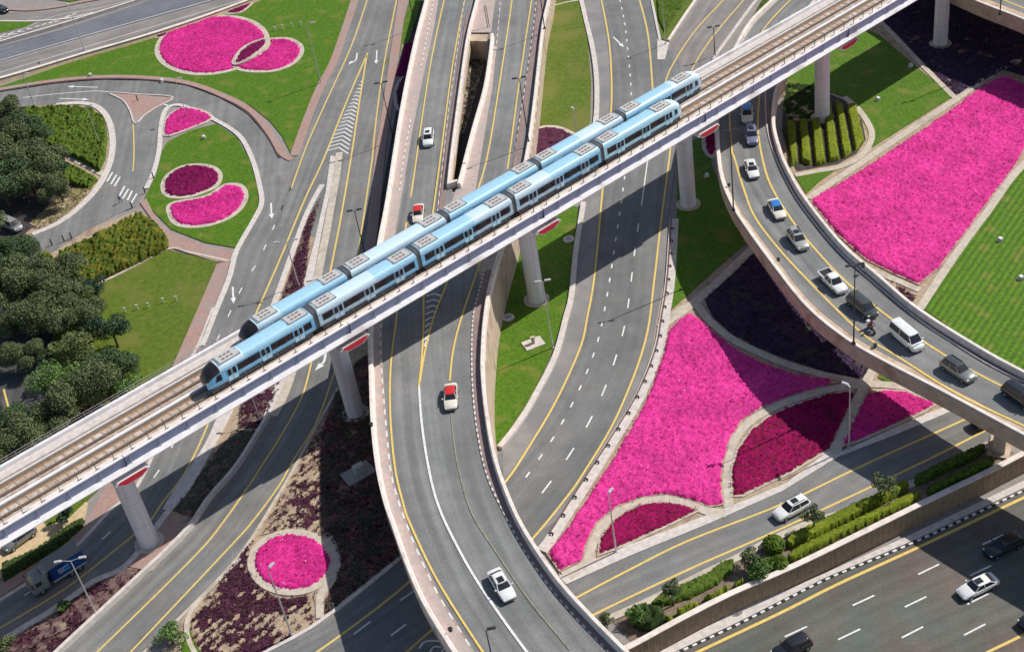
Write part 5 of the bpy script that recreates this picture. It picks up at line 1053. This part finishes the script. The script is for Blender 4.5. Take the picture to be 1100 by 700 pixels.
# ================================================================== SMALL THINGS
# curved kerb markers along the broad road
ml = resample(smooth(pix([(722, 246), (718, 300), (712, 340), (705, 377), (686, 424), (658, 471), (625, 522), (592, 574)], .2)), 21)
mk0 = None
for i, c in enumerate(ml):
    if mk0 is None:
        mb = MB(); arc = [Vector((.42 * math.cos(a), .42 * math.sin(a), 0)) for a in np.linspace(-1.2, 2.2, 9)]
        mb.sweep(arc, [(-.09, 0), (-.09, .22), (.09, .22), (.09, 0)]); mb.box((-.2, -.1, .09), (.3, .3, .18)); o = mk0 = mb.build('kerb_marker', M_BLACK)
    else: o = mk0.copy(); col.objects.link(o)
    o.scale = (.68, .68, .7); o.location = (c.x, c.y, .2); tag(o, 'small black curved marker on the pale kerb of the broad middle road', 'marker', 'black markers on the kerb')
def drain(x, y, label):
    b = P(x, y, .12); root = empty('drain_cover', b, 0, label, 'drain', 'round drain covers'); mb = MB(); mb.tube((0, 0, 0), (0, 0, .12), .95, .9, 24); mb.build('rim', M_CPALE, root); mb = MB(); mb.tube((0, 0, .1), (0, 0, .16), .5, .5, 20); mb.build('lid', plain('drain_lid', (.3, .32, .4), .6), root)
drain(611, 257, 'round drain cover on the grass near the road'); drain(546, 341, 'round drain cover on the grass next to the flyover')
b = P(573, 369, .12); root = empty('marker_stone', b, 0, 'small dark pedestal on a pale tilted pad on the grass', 'pedestal'); mb = MB(); mb.box((0, 0, .06), (3.0, 2.2, .14), 0, .3); mb.build('pad', M_CPALE, root); mb = MB(); mb.box((0, 0, .6), (.5, .4, 1.1)); mb.box((0, 0, 1.2), (.7, .5, .15)); mb.build('pedestal', M_TAN, root)
b = P(385, 509, .1); root = empty('utility_cabinet', b, .5, 'grey utility box on a concrete pad under the flyover edge', 'utility box'); mb = MB(); mb.box((0, 0, .15), (4.2, 2.8, .3)); mb.build('pad', mat('pad_grey', (.36, .34, .33), None, 2), root); mb = MB(); mb.box((.3, .1, .85), (1.5, 1., 1.1), taper=.97); mb.build('cabinet', plain('cabinet_grey', (.5, .48, .46), .6), root)
for (x, y, l) in [(135, 335, 'first'), (148, 332, 'second'), (160, 330, 'third'), (176, 325, 'fourth'), (190, 323, 'last')]:
    b = P(x, y, .12); mb = MB(); mb.tube(b, b + Vector((0, 0, .8)), .09, .09, 8); mb.box(b + Vector((0, 0, .85)), (.4, .15, .12)); tag(mb.build('garden_light', M_WHITE), f'{l} white garden light from the left on the olive lawn', 'garden light', 'white garden lights')
for (x, y, l) in [(296, 33, 'first'), (304, 31, 'second'), (314, 29, 'third'), (324, 28, 'last')]:
    b = P(x, y, .12); mb = MB(); mb.tube(b, b + Vector((0, 0, .8)), .09, .09, 8); mb.box(b + Vector((0, 0, .85)), (.4, .15, .12)); tag(mb.build('garden_light', M_WHITE), f'{l} white garden light from the left above the round flower beds', 'garden light', 'white garden lights')
for (x, y, l) in [(943, 108, 'on the bright lawn near the shaded pillar'), (1074, 259, 'on the striped lawn, the upper one'), (1096, 300, 'on the striped lawn, the lower one'), (978, 72, 'at the path corner of the bright lawn'), (174, 92 - 4, 'beside the loop road at the top'), (97, 82, 'on the lawn above the loop road'), (219, 149, 'on the island lawn'), (759, 190, 'on the lawn beside the far metro pillar')]:
    b = P(x, y, .12); root = empty('flood_light', b, random.random(), 'small white flood light ' + l, 'flood light', 'flood lights on the lawns'); mb = MB(); mb.box((0, 0, .1), (.9, .5, .2)); mb.build('base', M_CPALE, root); mb = MB(); mb.box((.1, 0, .42), (.5, .6, .35)); mb.build('lamp', M_WHITE, root)
for (x, y, l) in [(165, 191, 'upper bollard on the island kerb'), (156, 207, 'lower bollard on the island kerb'), (142, 223, 'bollard where the brick path meets the crossing'), (56, 263, 'left bollard by the orange shrubs'), (69, 259, 'middle bollard by the orange shrubs'), (77, 256, 'right bollard by the orange shrubs'), (148, 108, 'bollard on the triangular brick island')]:
    b = P(x, y, .12); mb = MB(); mb.tube(b, b + Vector((0, 0, 1.05)), .14, .1, 8); mb.ball(b + Vector((0, 0, 1.1)), .15); tag(mb.build('bollard', M_BLACK), 'black ' + l, 'bollard', 'black bollards')
# sign frame on the paved nose between the carriageways
b = P(524, 30, ZFf(.1)(470, 30)); root = empty('gantry_frame', b, 0, 'thin black twin pole frame on the paved nose between the flyover carriageways', 'frame')
e = P(518, 8, ZFf(.1)(470, 8)) - b
for k in (0, .35): mb = MB(); mb.tube((k, 0, 0), (k + e.x * .2, e.y * .1, 4.4), .07); mb.build('pole', M_BLACK, root)
# ================================================================== VEHICLES
V_GLASS = plain('car_glass', (.02, .023, .03), .3); V_TYRE = plain('tyre', (.02, .02, .02), .8); V_RIM = plain('rim', (.35, .35, .36), .35, .7)
V_LIGHT = plain('headlamp_glass', (.75, .76, .78), .15); V_TAIL = plain('tail_lamp', (.4, .01, .01), .25); V_TRIM = plain('black_trim', (.025, .025, .027), .5)
def paint(n, c, metal=.0): return plain('paint_' + n, c, .28, metal, .8)
PW = paint('white', (.80, .80, .78)); PS = paint('silver', (.48, .47, .44), .3); PG = paint('dark_grey', (.07, .075, .075), .2); PK = paint('black', (.015, .016, .02)); PM = paint('mid_grey', (.22, .23, .22), .3); PB = paint('blue_grey', (.22, .24, .36), .2); PCR = paint('cream', (.78, .72, .62))
TR = paint('taxi_red', (.62, .025, .015)); TB = paint('taxi_blue', (.03, .20, .58)); TO = paint('taxi_orange', (.55, .16, .08))
def loft(st, sec):
    """st: stations; sec(st) -> half outline [(y, z)] from bottom centre round to top centre"""
    v = []; f = []; K = 0
    for s in st:
        h = sec(s); full = h + [(-y, z) for y, z in reversed(h[1:-1])]; K = len(full); v += [(s[0], y, z) for y, z in full]
    for i in range(len(st) - 1):
        for k in range(K): f.append((i * K + k, i * K + (k + 1) % K, (i + 1) * K + (k + 1) % K, (i + 1) * K + k))
    f.append(tuple(range(K))); f.append(tuple((len(st) - 1) * K + k for k in range(K - 1, -1, -1))); return v, f
def smesh(name, v, f, m, parent, ang=40):
    o = link(name, v, f, m, parent); bm = bmesh.new(); bm.from_mesh(o.data); bmesh.ops.recalc_face_normals(bm, faces=bm.faces); bm.to_mesh(o.data); bm.free()
    for p in o.data.polygons: p.use_smooth = True
    o.data.set_sharp_from_angle(angle=R(ang)); return o
SPEC = {   # length, half width, belt, roof, rear glass base/top, windscreen top/base, bonnet height at the nose, boot height
    'sedan': (4.85, .92, .95, 1.45, -2.02, -1.25, .35, 1.05, .74, .98),
    'suv': (4.85, .96, 1.08, 1.72, -2.30, -1.95, .30, 1.05, .90, 1.12),
    'mpv': (5.1, .97, 1.10, 1.85, -2.45, -2.20, .95, 1.75, .92, 1.15),
    'van': (5.2, .95, 1.25, 2.10, -2.52, -2.38, 1.35, 2.05, 1.00, 1.3),
    'pickup': (5.3, .95, 1.05, 1.75, -.95, -.65, .60, 1.30, .92, 1.05)}
def car(kind, rear, front, z0, body_m, label, roof_m=None, cat='car', group=None, sunroof=False, rails=False, name='car', hood_m=None, lscale=1., rear_m=None, rack=False):
    L, wd, zb, zr, g0, g1, g2, g3, zh, zk = SPEC[kind]
    a, b = P(*rear, z0 + .7), P(*front, z0 + .7); d = (b - a).normalized(); c = (a + b) / 2
    root = empty(name, (c.x, c.y, z0), math.atan2(d.y, d.x), label, cat, group); root.scale = (lscale,) * 3
    h = L / 2; rm = roof_m or body_m
    st = [(-h, wd * .80, zk - .14), (-h + .10, wd * .93, zk - .03), (-h + .5, wd * .99, zk), (g0, wd, max(zk, zb - .02)), (-.6, wd, zb), (g2, wd, zb), (g3, wd * .99, zb - .03), (g3 + .35 * (h - g3), wd * .98, zb - .3 * (zb - zh)), (h - .45, wd * .95, zh + .02), (h - .12, wd * .84, zh - .08), (h, wd * .62, zh - .25)]
    if kind == 'pickup': st = [s for s in st if not (s[0] < g0 + .01)]; st = [(g0, wd, zb)] + st
    def sec(s):
        x, w_, t = s; bo = .26 if abs(x) < h - .3 else .34
        return [(0, bo), (w_ * .88, bo), (w_ * .97, bo + .12), (w_, .62), (w_ * .985, t - .16), (w_ * .93, t - .05), (w_ * .80, t), (0, t + .035)]
    v, f = loft(st, sec); bd = smesh('body', v, f, body_m, root)
    if kind == 'pickup':
        mb = MB(); x0, x1 = -h, g0; xm = (x0 + x1) / 2
        mb.box((xm, 0, .52), (x1 - x0, wd * 1.9, .5)); 
        for sg in (1, -1): mb.box((xm, sg * (wd - .07), .9), (x1 - x0, .13, .36))
        mb.box((x0 + .05, 0, .9), (.1, wd * 1.86, .36)); mb.build('cargo_bed', body_m, root)
        mb = MB(); mb.box((xm + .03, 0, .80), (x1 - x0 - .15, wd * 1.7, .08)); mb.build('bed_liner', V_TRIM, root)
    # glasshouse
    wb, wr = wd * .90, wd * .70; gl = [(g0, wb * .86, zb - .02), (g1, wr, zr - .06), (g2, wr, zr - .05), (g3, wb * .84, zb - .03)]
    v = []; zt_ = zr - .07
    def lay(x0_, x1_, w0, w1, z): return [(x0_, -w0, z), (x1_, -w1, z), (x1_, w1, z), (x0_, w0, z)]
    low = [(g0, -wb * .84, zb - .04), (g0 + .18, -wb, zb - .04), (g3 - .32, -wb, zb - .04), (g3, -wb * .78, zb - .06), (g3 + .05, 0, zb - .05), (g3, wb * .78, zb - .06), (g3 - .32, wb, zb - .04), (g0 + .18, wb, zb - .04), (g0, wb * .84, zb - .04), (g0 - .04, 0, zb - .04)]
    hi = [(g1, -wr * .86, zt_), (g1 + .15, -wr, zt_), (g2 - .22, -wr, zt_), (g2, -wr * .84, zt_), (g2 + .06, 0, zt_), (g2, wr * .84, zt_), (g2 - .22, wr, zt_), (g1 + .15, wr, zt_), (g1, wr * .86, zt_), (g1 - .04, 0, zt_)]
    n = 10; smesh('window_glass', low + hi, [(k, (k + 1) % n, n + (k + 1) % n, n + k) for k in range(n)] + [tuple(range(n, 2 * n))], V_GLASS, root, 25)
    # roof with rounded rim, and pillars between the panes
    r0 = [(x * 1.0 + (.03 if x > 0 else -.03), y * 1.04, z - .02) for x, y, z in hi]; r1 = [(x, y, z + .04) for x, y, z in hi]; r2 = [(x + (-.18 if x > 0 else .14), y * .8, zr) for x, y, z in hi]
    v = r0 + r1 + r2 + [((g1 + g2) / 2, 0, zr + .03)]
    f = [(k, (k + 1) % n, n + (k + 1) % n, n + k) for k in range(n)] + [(n + k, n + (k + 1) % n, 2 * n + (k + 1) % n, 2 * n + k) for k in range(n)] + [(2 * n + k, 2 * n + (k + 1) % n, 3 * n) for k in range(n)]
    smesh('roof', v, f, rm, root, 50)
    for sg in (1, -1):
        for lo_, hi_ in ((Vector((g0 + .12, sg * wb * .97, zb - .03)), Vector((g1 + .1, sg * wr * .98, zt_))), (Vector((g3 - .2, sg * wb * .93, zb - .03)), Vector((g2 - .12, sg * wr * .97, zt_)))): mb = MB(); mb.tube(lo_, hi_, .055, .045, 6); mb.build('pillar', body_m, root)
        xm = (g1 + g2) / 2 + .1; mb = MB(); mb.tube((xm, sg * wb * 1.0, zb - .03), (xm, sg * wr * 1.01, zt_), .05, .04, 5); mb.build('pillar', body_m, root)
    if sunroof: mb = MB(); mb.box(((g1 + g2) / 2 + .35, 0, zr + .03), (.85, wr * 1.15, .03)); mb.build('sunroof', V_GLASS, root)
    if rack: mb = MB(); mb.box(((g1 + g2) / 2 - .1, 0, zr + .08), (1.5, wr * 1.5, .12)); mb.build('taxi_sign', plain('sign_white', (.7, .7, .7), .4), root)
    if rails:
        for sg in (1, -1): mb = MB(); mb.box(((g1 + g2) / 2, sg * wr * .86, zr + .06), (g2 - g1 - .4, .06, .06)); mb.build('roof_rail', V_TRIM, root)
    for x in (-h + .88, h - .92):
        for sg in (1, -1):
            mb = MB(); mb.tube((x, sg * (wd - .20), .34), (x, sg * (wd + .02), .34), .35, .35, 18); wh = mb.build('wheel', V_TYRE, root)
            mb = MB(); mb.tube((x, sg * (wd + .0), .34), (x, sg * (wd + .035), .34), .22, .2, 12); mb.build('rim', V_RIM, wh)
    for sg in (1, -1):
        mb = MB(); mb.ball((h - .26, sg * wd * .68, zh - .14), (.22, .2, .1), 0, 8, 5); mb.build('headlight', V_LIGHT, root)
        mb = MB(); mb.box((-h + .06, sg * wd * .68, zk - .2), (.12, .36, .16)); mb.build('tail_light', V_TAIL, root)
        mb = MB(); mb.box((g3 - .28, sg * (wd + .1), zb + .04), (.14, .2, .15)); mb.build('mirror', body_m, root)
    mb = MB(); mb.box((h - .09, 0, zh - .3), (.14, wd * 1.05, .2)); mb.build('grille', V_TRIM, root)
    mb = MB(); mb.box((h - .16, 0, .36), (.3, wd * 1.5, .16)); mb.build('bumper', V_TRIM, root)
    return root
QC = 'cars queuing on the curved flyover'
car('suv', (461, 136), (459, 161), zfly(150) + .05, PW, 'white car on the upper left carriageway of the central flyover', sunroof=True)
car('sedan', (450, 217), (448, 241), zfly(229) + .08, PCR, 'cream taxi with a red roof just above the trains', TR, 'taxi', 'red roofed taxis')
car('sedan', (484, 411), (484, 440), ZF + .03, PCR, 'cream taxi with a red roof below the viaduct on the central flyover', TR, 'taxi', 'red roofed taxis')
car('sedan', (529, 611), (549, 644), ZF + .03, PW, 'white car near the bottom of the central flyover', sunroof=True)
car('suv', (802, 113), (803, 132), ZC + .03, PCR, 'cream taxi with a blue roof in the viaduct shadow, topmost of the queue', TB, 'taxi', QC)
car('suv', (806, 134), (809, 157), ZC + .03, PB, 'blue grey car second from the top of the queue', None, 'car', QC, sunroof=True)
car('sedan', (804, 171), (811, 191), ZC + .03, PW, 'white car with a dark sunroof third in the queue', None, 'car', QC, sunroof=True)
t = car('sedan', (829, 214), (840, 234), ZC + .03, PCR, 'cream and orange taxi with a bright blue roof in the middle of the curve', TB, 'taxi', QC)
car('suv', (849, 246), (865, 268), ZC + .03, PS, 'silver car with roof rails between the blue roofed taxi and the pickup', None, 'car', QC, sunroof=True, rails=True)
car('pickup', (885, 292), (905, 312), ZC + .03, PW, 'white pickup truck with a black load bed', None, 'pickup', QC, name='pickup_truck')
car('mpv', (914, 318), (939, 339), ZC + .03, PG, 'dark grey people carrier beside the tall black lamp', None, 'van', QC)
car('van', (959, 350), (989, 375), ZC + .03, PW, 'white minibus next to the motorcycle', None, 'van', QC, name='minibus', lscale=1.05)
car('suv', (1016, 388), (1043, 406), ZC + .03, PM, 'grey car with a dark roof right of the white minibus', PG, 'car', QC, rails=True)
car('mpv', (1082, 415), (1112, 437), ZC + .03, PK, 'black car cut by the right edge of the picture', None, 'car', QC, sunroof=True)
car('suv', (1050, 454), (1075, 443), .06, PK, 'black car peeking out from under the curved flyover', None, 'car')
car('suv', (866, 537), (834, 554), .06, PW, 'white car with a sunroof on the lower road beside the verge hedges', None, 'car', sunroof=True, rails=True)
car('suv', (1095, 578), (1060, 594), ZL + .03, PK, 'black car in the shadow on the sunken highway', None, 'car', sunroof=True)
car('sedan', (1069, 620), (1031, 638), ZL + .03, PW, 'white car with a dark glass roof on the sunken highway', None, 'car', sunroof=True, lscale=1.04)
car('suv', (866, 687), (834, 703), ZL + .03, PK, 'dark car cut by the bottom edge on the sunken highway', None, 'car', rails=True)
car('suv', (1132, 655), (1100, 670), ZL + .03, PK, 'dark car whose nose shows at the far right edge of the sunken highway', None, 'car')
car('sedan', (-9, 7), (11, 12), .06, PK, 'black car at the top left corner of the picture', None, 'car')
car('suv', (36, 566), (4, 589), .10, PM, 'grey car parked by the sandy verge under the viaduct at the left', None, 'car', rack=True)
car('van', (2, 237), (22, 246), .10, paint('pale_grey', (.3, .3, .3)), 'pale grey van under the trees by the loop road', None, 'van', name='van')
car('suv', (-10, 273), (12, 278), .10, PW, 'white parked car showing its roof at the grove edge, the upper one', None, 'car')
car('suv', (-12, 322), (12, 312), .10, PS, 'silver parked car at the grove edge, between two others', None, 'car')
car('suv', (-10, 336), (14, 328), .10, PW, 'white parked car at the grove edge, the lower one', None, 'car')
car('mpv', (-6, 430), (4, 462), .10, PK, 'black parked car at the left edge above the viaduct', None, 'car')
# parking surface and verge beneath
sheet('road', [(-60, 345), (40, 350), (45, 400), (50, 450), (40, 500), (-60, 530)], asphalt('asphalt_parking', (.075, .075, .08), (.1, .095, .09)), .045)
mk = Marks(.06); mk.line([(4, 418), (10, 440), (18, 462)], 'y', .3).line([(-10, 440), (0, 452), (6, 470)], 'w', .8); o = mk.build(None); o['kind'] = 'structure'
o = sheet('road', [(0, 574), (14, 570), (34, 561), (42, 562), (41, 570), (28, 580), (8, 592), (-6, 594), (-10, 584)], asphalt('asphalt_parking', (.07, .07, .07), (.1, .1, .1)), .07, closed_smooth=3)
# ---- blue box truck
def truck():
    a, b = P(88, 597, 1.2), P(32, 632, 1.2); d = (b - a).normalized(); c = (a + b) / 2
    root = empty('box_truck', (c.x, c.y, .05), math.atan2(d.y, d.x), 'blue sided box truck with a grey cab in the viaduct shadow at the lower left', 'truck')
    Lx = (b - a).length; h = Lx / 2; cab = 2.3; CB = plain('truck_cab', (.22, .23, .23), .4, 0, .3)  # truck colours darkened, the viaduct's shade is put into the paint
    TBl = mat('truck_blue_print', (.010, .02, .13), (.015, .07, .22), .35, .4, coord='obj', lo=.45, hi=.55)
    mb = MB(); mb.box((-h + (Lx - cab - .5) / 2, 0, 2.05), (Lx - cab - .5, 2.4, 2.3)); bx = mb.build('cargo_box', TBl, root)
    mb = MB(); mb.box((-h + (Lx - cab - .5) / 2, 0, 3.23), (Lx - cab - .45, 2.46, .1)); mb.build('box_roof', plain('box_roof', (.2, .205, .19), .6), bx)
    for sg in (1, -1):
        mb = MB(); mb.box((-h + (Lx - cab - .5) / 2, sg * 1.21, .98), (Lx - cab - .5, .06, .22)); mb.build('side_rail', plain('rail_grey', (.5, .5, .5), .5), bx)
        for r_, m_, o_ in ((.42, plain('emblem_white', (.4, .4, .45), .6), 0), (.30, plain('emblem_red', (.3, .05, .06), .6), .012), (.2, plain('emblem_white', (.4, .4, .4), .6), .024)):
            mb = MB(); x = h - cab - 1.9; mb.tube((x, sg * 1.2, 2.0), (x, sg * (1.222 + o_), 2.0), r_, r_, 20); mb.build('emblem', m_, bx)
        mb = MB(); mb.box((-h + 2.9, sg * 1.215, 2.3), (1.6, .03, .25)); mb.box((-h + 2.6, sg * 1.215, 1.8), (1.0, .03, .2)); mb.build('side_stripes', plain('stripe_cyan', (.1, .5, .7), .5), bx)
    st = [(h - cab, 1.15, 2.7), (h - cab + .3, 1.18, 2.85), (h - .75, 1.18, 2.8), (h - .35, 1.16, 2.2), (h - .05, 1.14, 1.65), (h, 1.08, 1.2)]
    v, f = loft(st, lambda s: [(0, .6), (s[1] * .95, .6), (s[1], .8), (s[1], s[2] - .5), (s[1] * .93, s[2] - .08), (s[1] * .8, s[2]), (0, s[2] + .04)]); smesh('cab', v, f, CB, root, 35)
    mb = MB(); mb.add([(h - .72, -.98, 2.74), (h - .72, .98, 2.74), (h - .02, 1.0, 1.72), (h - .02, -1.0, 1.72), (h - .78, -.98, 2.70), (h - .78, .98, 2.70), (h - .1, 1.0, 1.66), (h - .1, -1.0, 1.66)], [(0, 1, 2, 3), (7, 6, 5, 4), (0, 4, 5, 1), (1, 5, 6, 2), (2, 6, 7, 3), (3, 7, 4, 0)]); mb.build('windscreen', V_GLASS, root)
    for sg in (1, -1):
        mb = MB(); mb.box((h - 1.05, sg * 1.185, 2.0), (.8, .03, .6)); mb.build('side_window', V_GLASS, root); mb = MB(); mb.box((h - .2, sg * 1.4, 2.2), (.12, .25, .5)); mb.build('mirror', V_TRIM, root)
        mb = MB(); mb.box((h + .0, sg * .85, .95), (.06, .35, .2)); mb.build('headlight', V_LIGHT, root)
        for x in (h - 1.1, -h + 1.0, -h + 2.2): mb = MB(); mb.tube((x, sg * .85, .5), (x, sg * 1.17, .5), .5, .5, 18); wh = mb.build('wheel', V_TYRE, root); mb = MB(); mb.tube((x, sg * 1.15, .5), (x, sg * 1.19, .5), .28, .26, 12); mb.build('rim', V_RIM, wh)
    mb = MB(); mb.box((h - cab - .1, 0, 3.0), (.9, 1.9, .5), taper=.8); mb.build('wind_deflector', CB, root)
    mb = MB(); mb.box((-.2, 0, .75), (Lx - 1, .9, .3)); mb.build('chassis', V_TRIM, root)
truck()
# ---- people: a single skinned figure each
def skin_person(name, joints, edges, rad, m, loc, rz, label, parts=(), cat='person'):
    root = None; me = bpy.data.meshes.new('body'); me.from_pydata([Vector(j) for j in joints], edges, []); o = bpy.data.objects.new(name, me); col.objects.link(o)
    md = o.modifiers.new('s', 'SKIN'); md.use_smooth_shade = True; 
    for i, r_ in enumerate(rad): me.skin_vertices[0].data[i].radius = (r_, r_) if not isinstance(r_, tuple) else r_
    me.skin_vertices[0].data[0].use_root = True; sb = o.modifiers.new('b', 'SUBSURF'); sb.levels = sb.render_levels = 1
    dg = bpy.context.evaluated_depsgraph_get(); dg.update(); e = bpy.data.meshes.new_from_object(o.evaluated_get(dg)); o.modifiers.clear(); o.data = e
    e.materials.clear()
    for q in m: e.materials.append(q[0])
    for p in e.polygons:
        z = p.center.z; x = p.center.x; y = abs(p.center.y)
        for k, (mm, test) in enumerate(m):
            if test(x, y, z): p.material_index = k; break
    o.location = loc; o.rotation_euler = (0, 0, rz); return tag(o, label, cat)
SKIN = plain('skin', (.38, .22, .15), .6); CL_DK = plain('cloth_dark', (.03, .035, .05), .9); CL_BR = plain('cloth_maroon', (.22, .02, .03), .9); HAIR = plain('hair', (.02, .015, .012), .8); CL_BL = plain('cloth_blue', (.07, .10, .2), .9)
E0 = [(0, 1), (1, 2), (2, 3), (3, 4), (2, 5), (5, 6), (6, 7), (2, 8), (8, 9), (9, 10), (0, 11), (11, 12), (12, 13), (13, 14), (0, 15), (15, 16), (16, 17), (17, 18)]
walk = [(0, 0, .95), (0, 0, 1.18), (0, 0, 1.42), (.02, 0, 1.54), (.04, 0, 1.70), (0, .2, 1.40), (.1, .25, 1.13), (.26, .23, .93), (0, -.2, 1.40), (-.1, -.25, 1.12), (-.12, -.24, .86), (.02, .1, .88), (.20, .11, .50), (.22, .11, .09), (.38, .12, .05), (-.02, -.1, .88), (-.1, -.11, .5), (-.34, -.11, .13), (-.2, -.12, .05)]
rw_ = [.14, .13, .15, .06, .11, .07, .05, .035, .07, .05, .035, .09, .065, .045, .035, .09, .065, .045, .035]
cl_walk = [(HAIR, lambda x, y, z: z > 1.70 or (z > 1.6 and x < 0)), (SKIN, lambda x, y, z: z > 1.5 or (y > .19 and z < 1.0 and z > .8)), (CL_BL, lambda x, y, z: z > .96), (CL_DK, lambda x, y, z: True)]
def heads(o, c, rz=0):
    mb = MB(); 
    for s in (1, -1): mb.ball((c[0] + .095, c[1] + s * .035, c[2] + .01), .014)
    mb.build('eyes', HAIR, o); mb = MB(); mb.tube((c[0] + .09, c[1], c[2] + .01), (c[0] + .125, c[1], c[2] - .03), .012, .018, 6); mb.build('nose', SKIN, o)
    mb = MB(); mb.ball((c[0] - .02, c[1], c[2] + .03), (.115, .095, .115), 0, 12, 8); mb.build('hair', HAIR, o)
b = P(130, 218, .03); o = skin_person('person', walk, E0, rw_, cl_walk, b, R(160), 'person in dark clothes walking over the striped crossing'); heads(o, (.04, 0, 1.68))
# motorcycle with rider
a_, b_ = P(930, 346, ZC + .6), P(942, 358, ZC + .6); dd = (b_ - a_).normalized(); c = (a_ + b_) / 2; rz = math.atan2(dd.y, dd.x)
root = empty('motorcycle', (c.x, c.y, ZC + .03), rz, 'dark motorcycle on the yellow line beside the dark people carrier', 'motorcycle')
for x in (-.68, .70): mb = MB(); mb.tube((x, -.07, .31), (x, .07, .31), .31, .31, 18); wh = mb.build('wheel', V_TYRE, root); mb = MB(); mb.tube((x, -.08, .31), (x, .08, .31), .18, .18, 12); mb.build('rim', V_RIM, wh)
v, f = loft([(-.75, .08, .86), (-.5, .16, .84), (0, .15, .84), (.1, .17, .98), (.45, .16, 1.0), (.6, .08, .9)], lambda s: [(0, s[2] - .3), (s[1] * .8, s[2] - .28), (s[1], s[2] - .12), (s[1] * .7, s[2]), (0, s[2] + .01)]); smesh('body', v, f, V_TRIM, root)
mb = MB(); mb.box((0, 0, .45), (.5, .3, .38)); mb.build('engine', V_RIM, root); mb = MB(); mb.tube((.7, .09, .31), (.45, .09, .98), .03); mb.tube((.7, -.09, .31), (.45, -.09, .98), .03); mb.build('fork', V_RIM, root)
mb = MB(); mb.tube((.4, -.36, 1.06), (.4, .36, 1.06), .022); mb.build('handlebar', V_TRIM, root); mb = MB(); mb.ball((.62, 0, .9), .1); mb.build('headlight', V_LIGHT, root)
mb = MB(); mb.box((-.72, 0, 1.12), (.45, .45, .4), taper=.92); mb.build('delivery_box', plain('box_white', (.7, .68, .66), .5), root)
ride = [(-.22, 0, .92), (-.14, 0, 1.15), (-.02, 0, 1.38), (.03, 0, 1.5), (.07, 0, 1.66), (0, .2, 1.36), (.16, .3, 1.14), (.4, .3, 1.08), (0, -.2, 1.36), (.16, -.3, 1.14), (.4, -.3, 1.08), (-.15, .12, .88), (.25, .2, .72), (.1, .2, .3), (.24, .2, .25), (-.15, -.12, .88), (.25, -.2, .72), (.1, -.2, .3), (.24, -.2, .25)]
cl_ride = [(CL_BR, lambda x, y, z: z > 1.55), (SKIN, lambda x, y, z: z > 1.5 or (x > .33 and z > 1)), (CL_BR, lambda x, y, z: z > .98), (CL_DK, lambda x, y, z: True)]
o = skin_person('person', ride, E0, rw_, cl_ride, (c.x, c.y, ZC + .03), rz, 'rider in a maroon top and helmet seated on the dark motorcycle'); mb = MB(); mb.ball((.07, 0, 1.66), (.15, .13, .15), 0, 14, 10); mb.build('helmet', CL_BR, o); mb = MB(); mb.ball((.15, 0, 1.65), (.08, .1, .06), 0, 10, 6); mb.build('visor', V_GLASS, o)

# ================================================================== give every thing its own base point
bpy.context.view_layer.update()
for o in list(col.objects):
    if o.parent or o.type in ('CAMERA', 'LIGHT') or o.get('kind') == 'structure': continue
    if o.type == 'EMPTY' and o.location.length < 1e-6 and o.children:
        pts = [v.co + ch.location for ch in o.children if ch.type == 'MESH' for v in ch.data.vertices]
        xs = [p.x for p in pts]; ys = [p.y for p in pts]; zs = [p.z for p in pts]
        c = Vector(((min(xs) + max(xs)) / 2, (min(ys) + max(ys)) / 2, min(zs)))
        o.location = c
        for ch in o.children: ch.location = Vector(ch.location) - c
    elif o.type == 'MESH' and o.location.length < 1e-6:
        pts = [v.co for v in o.data.vertices]; xs = [p.x for p in pts]; ys = [p.y for p in pts]; zs = [p.z for p in pts]
        c = Vector(((min(xs) + max(xs)) / 2, (min(ys) + max(ys)) / 2, min(zs))); o.data.transform(Matrix.Translation(-c)); o.location = c
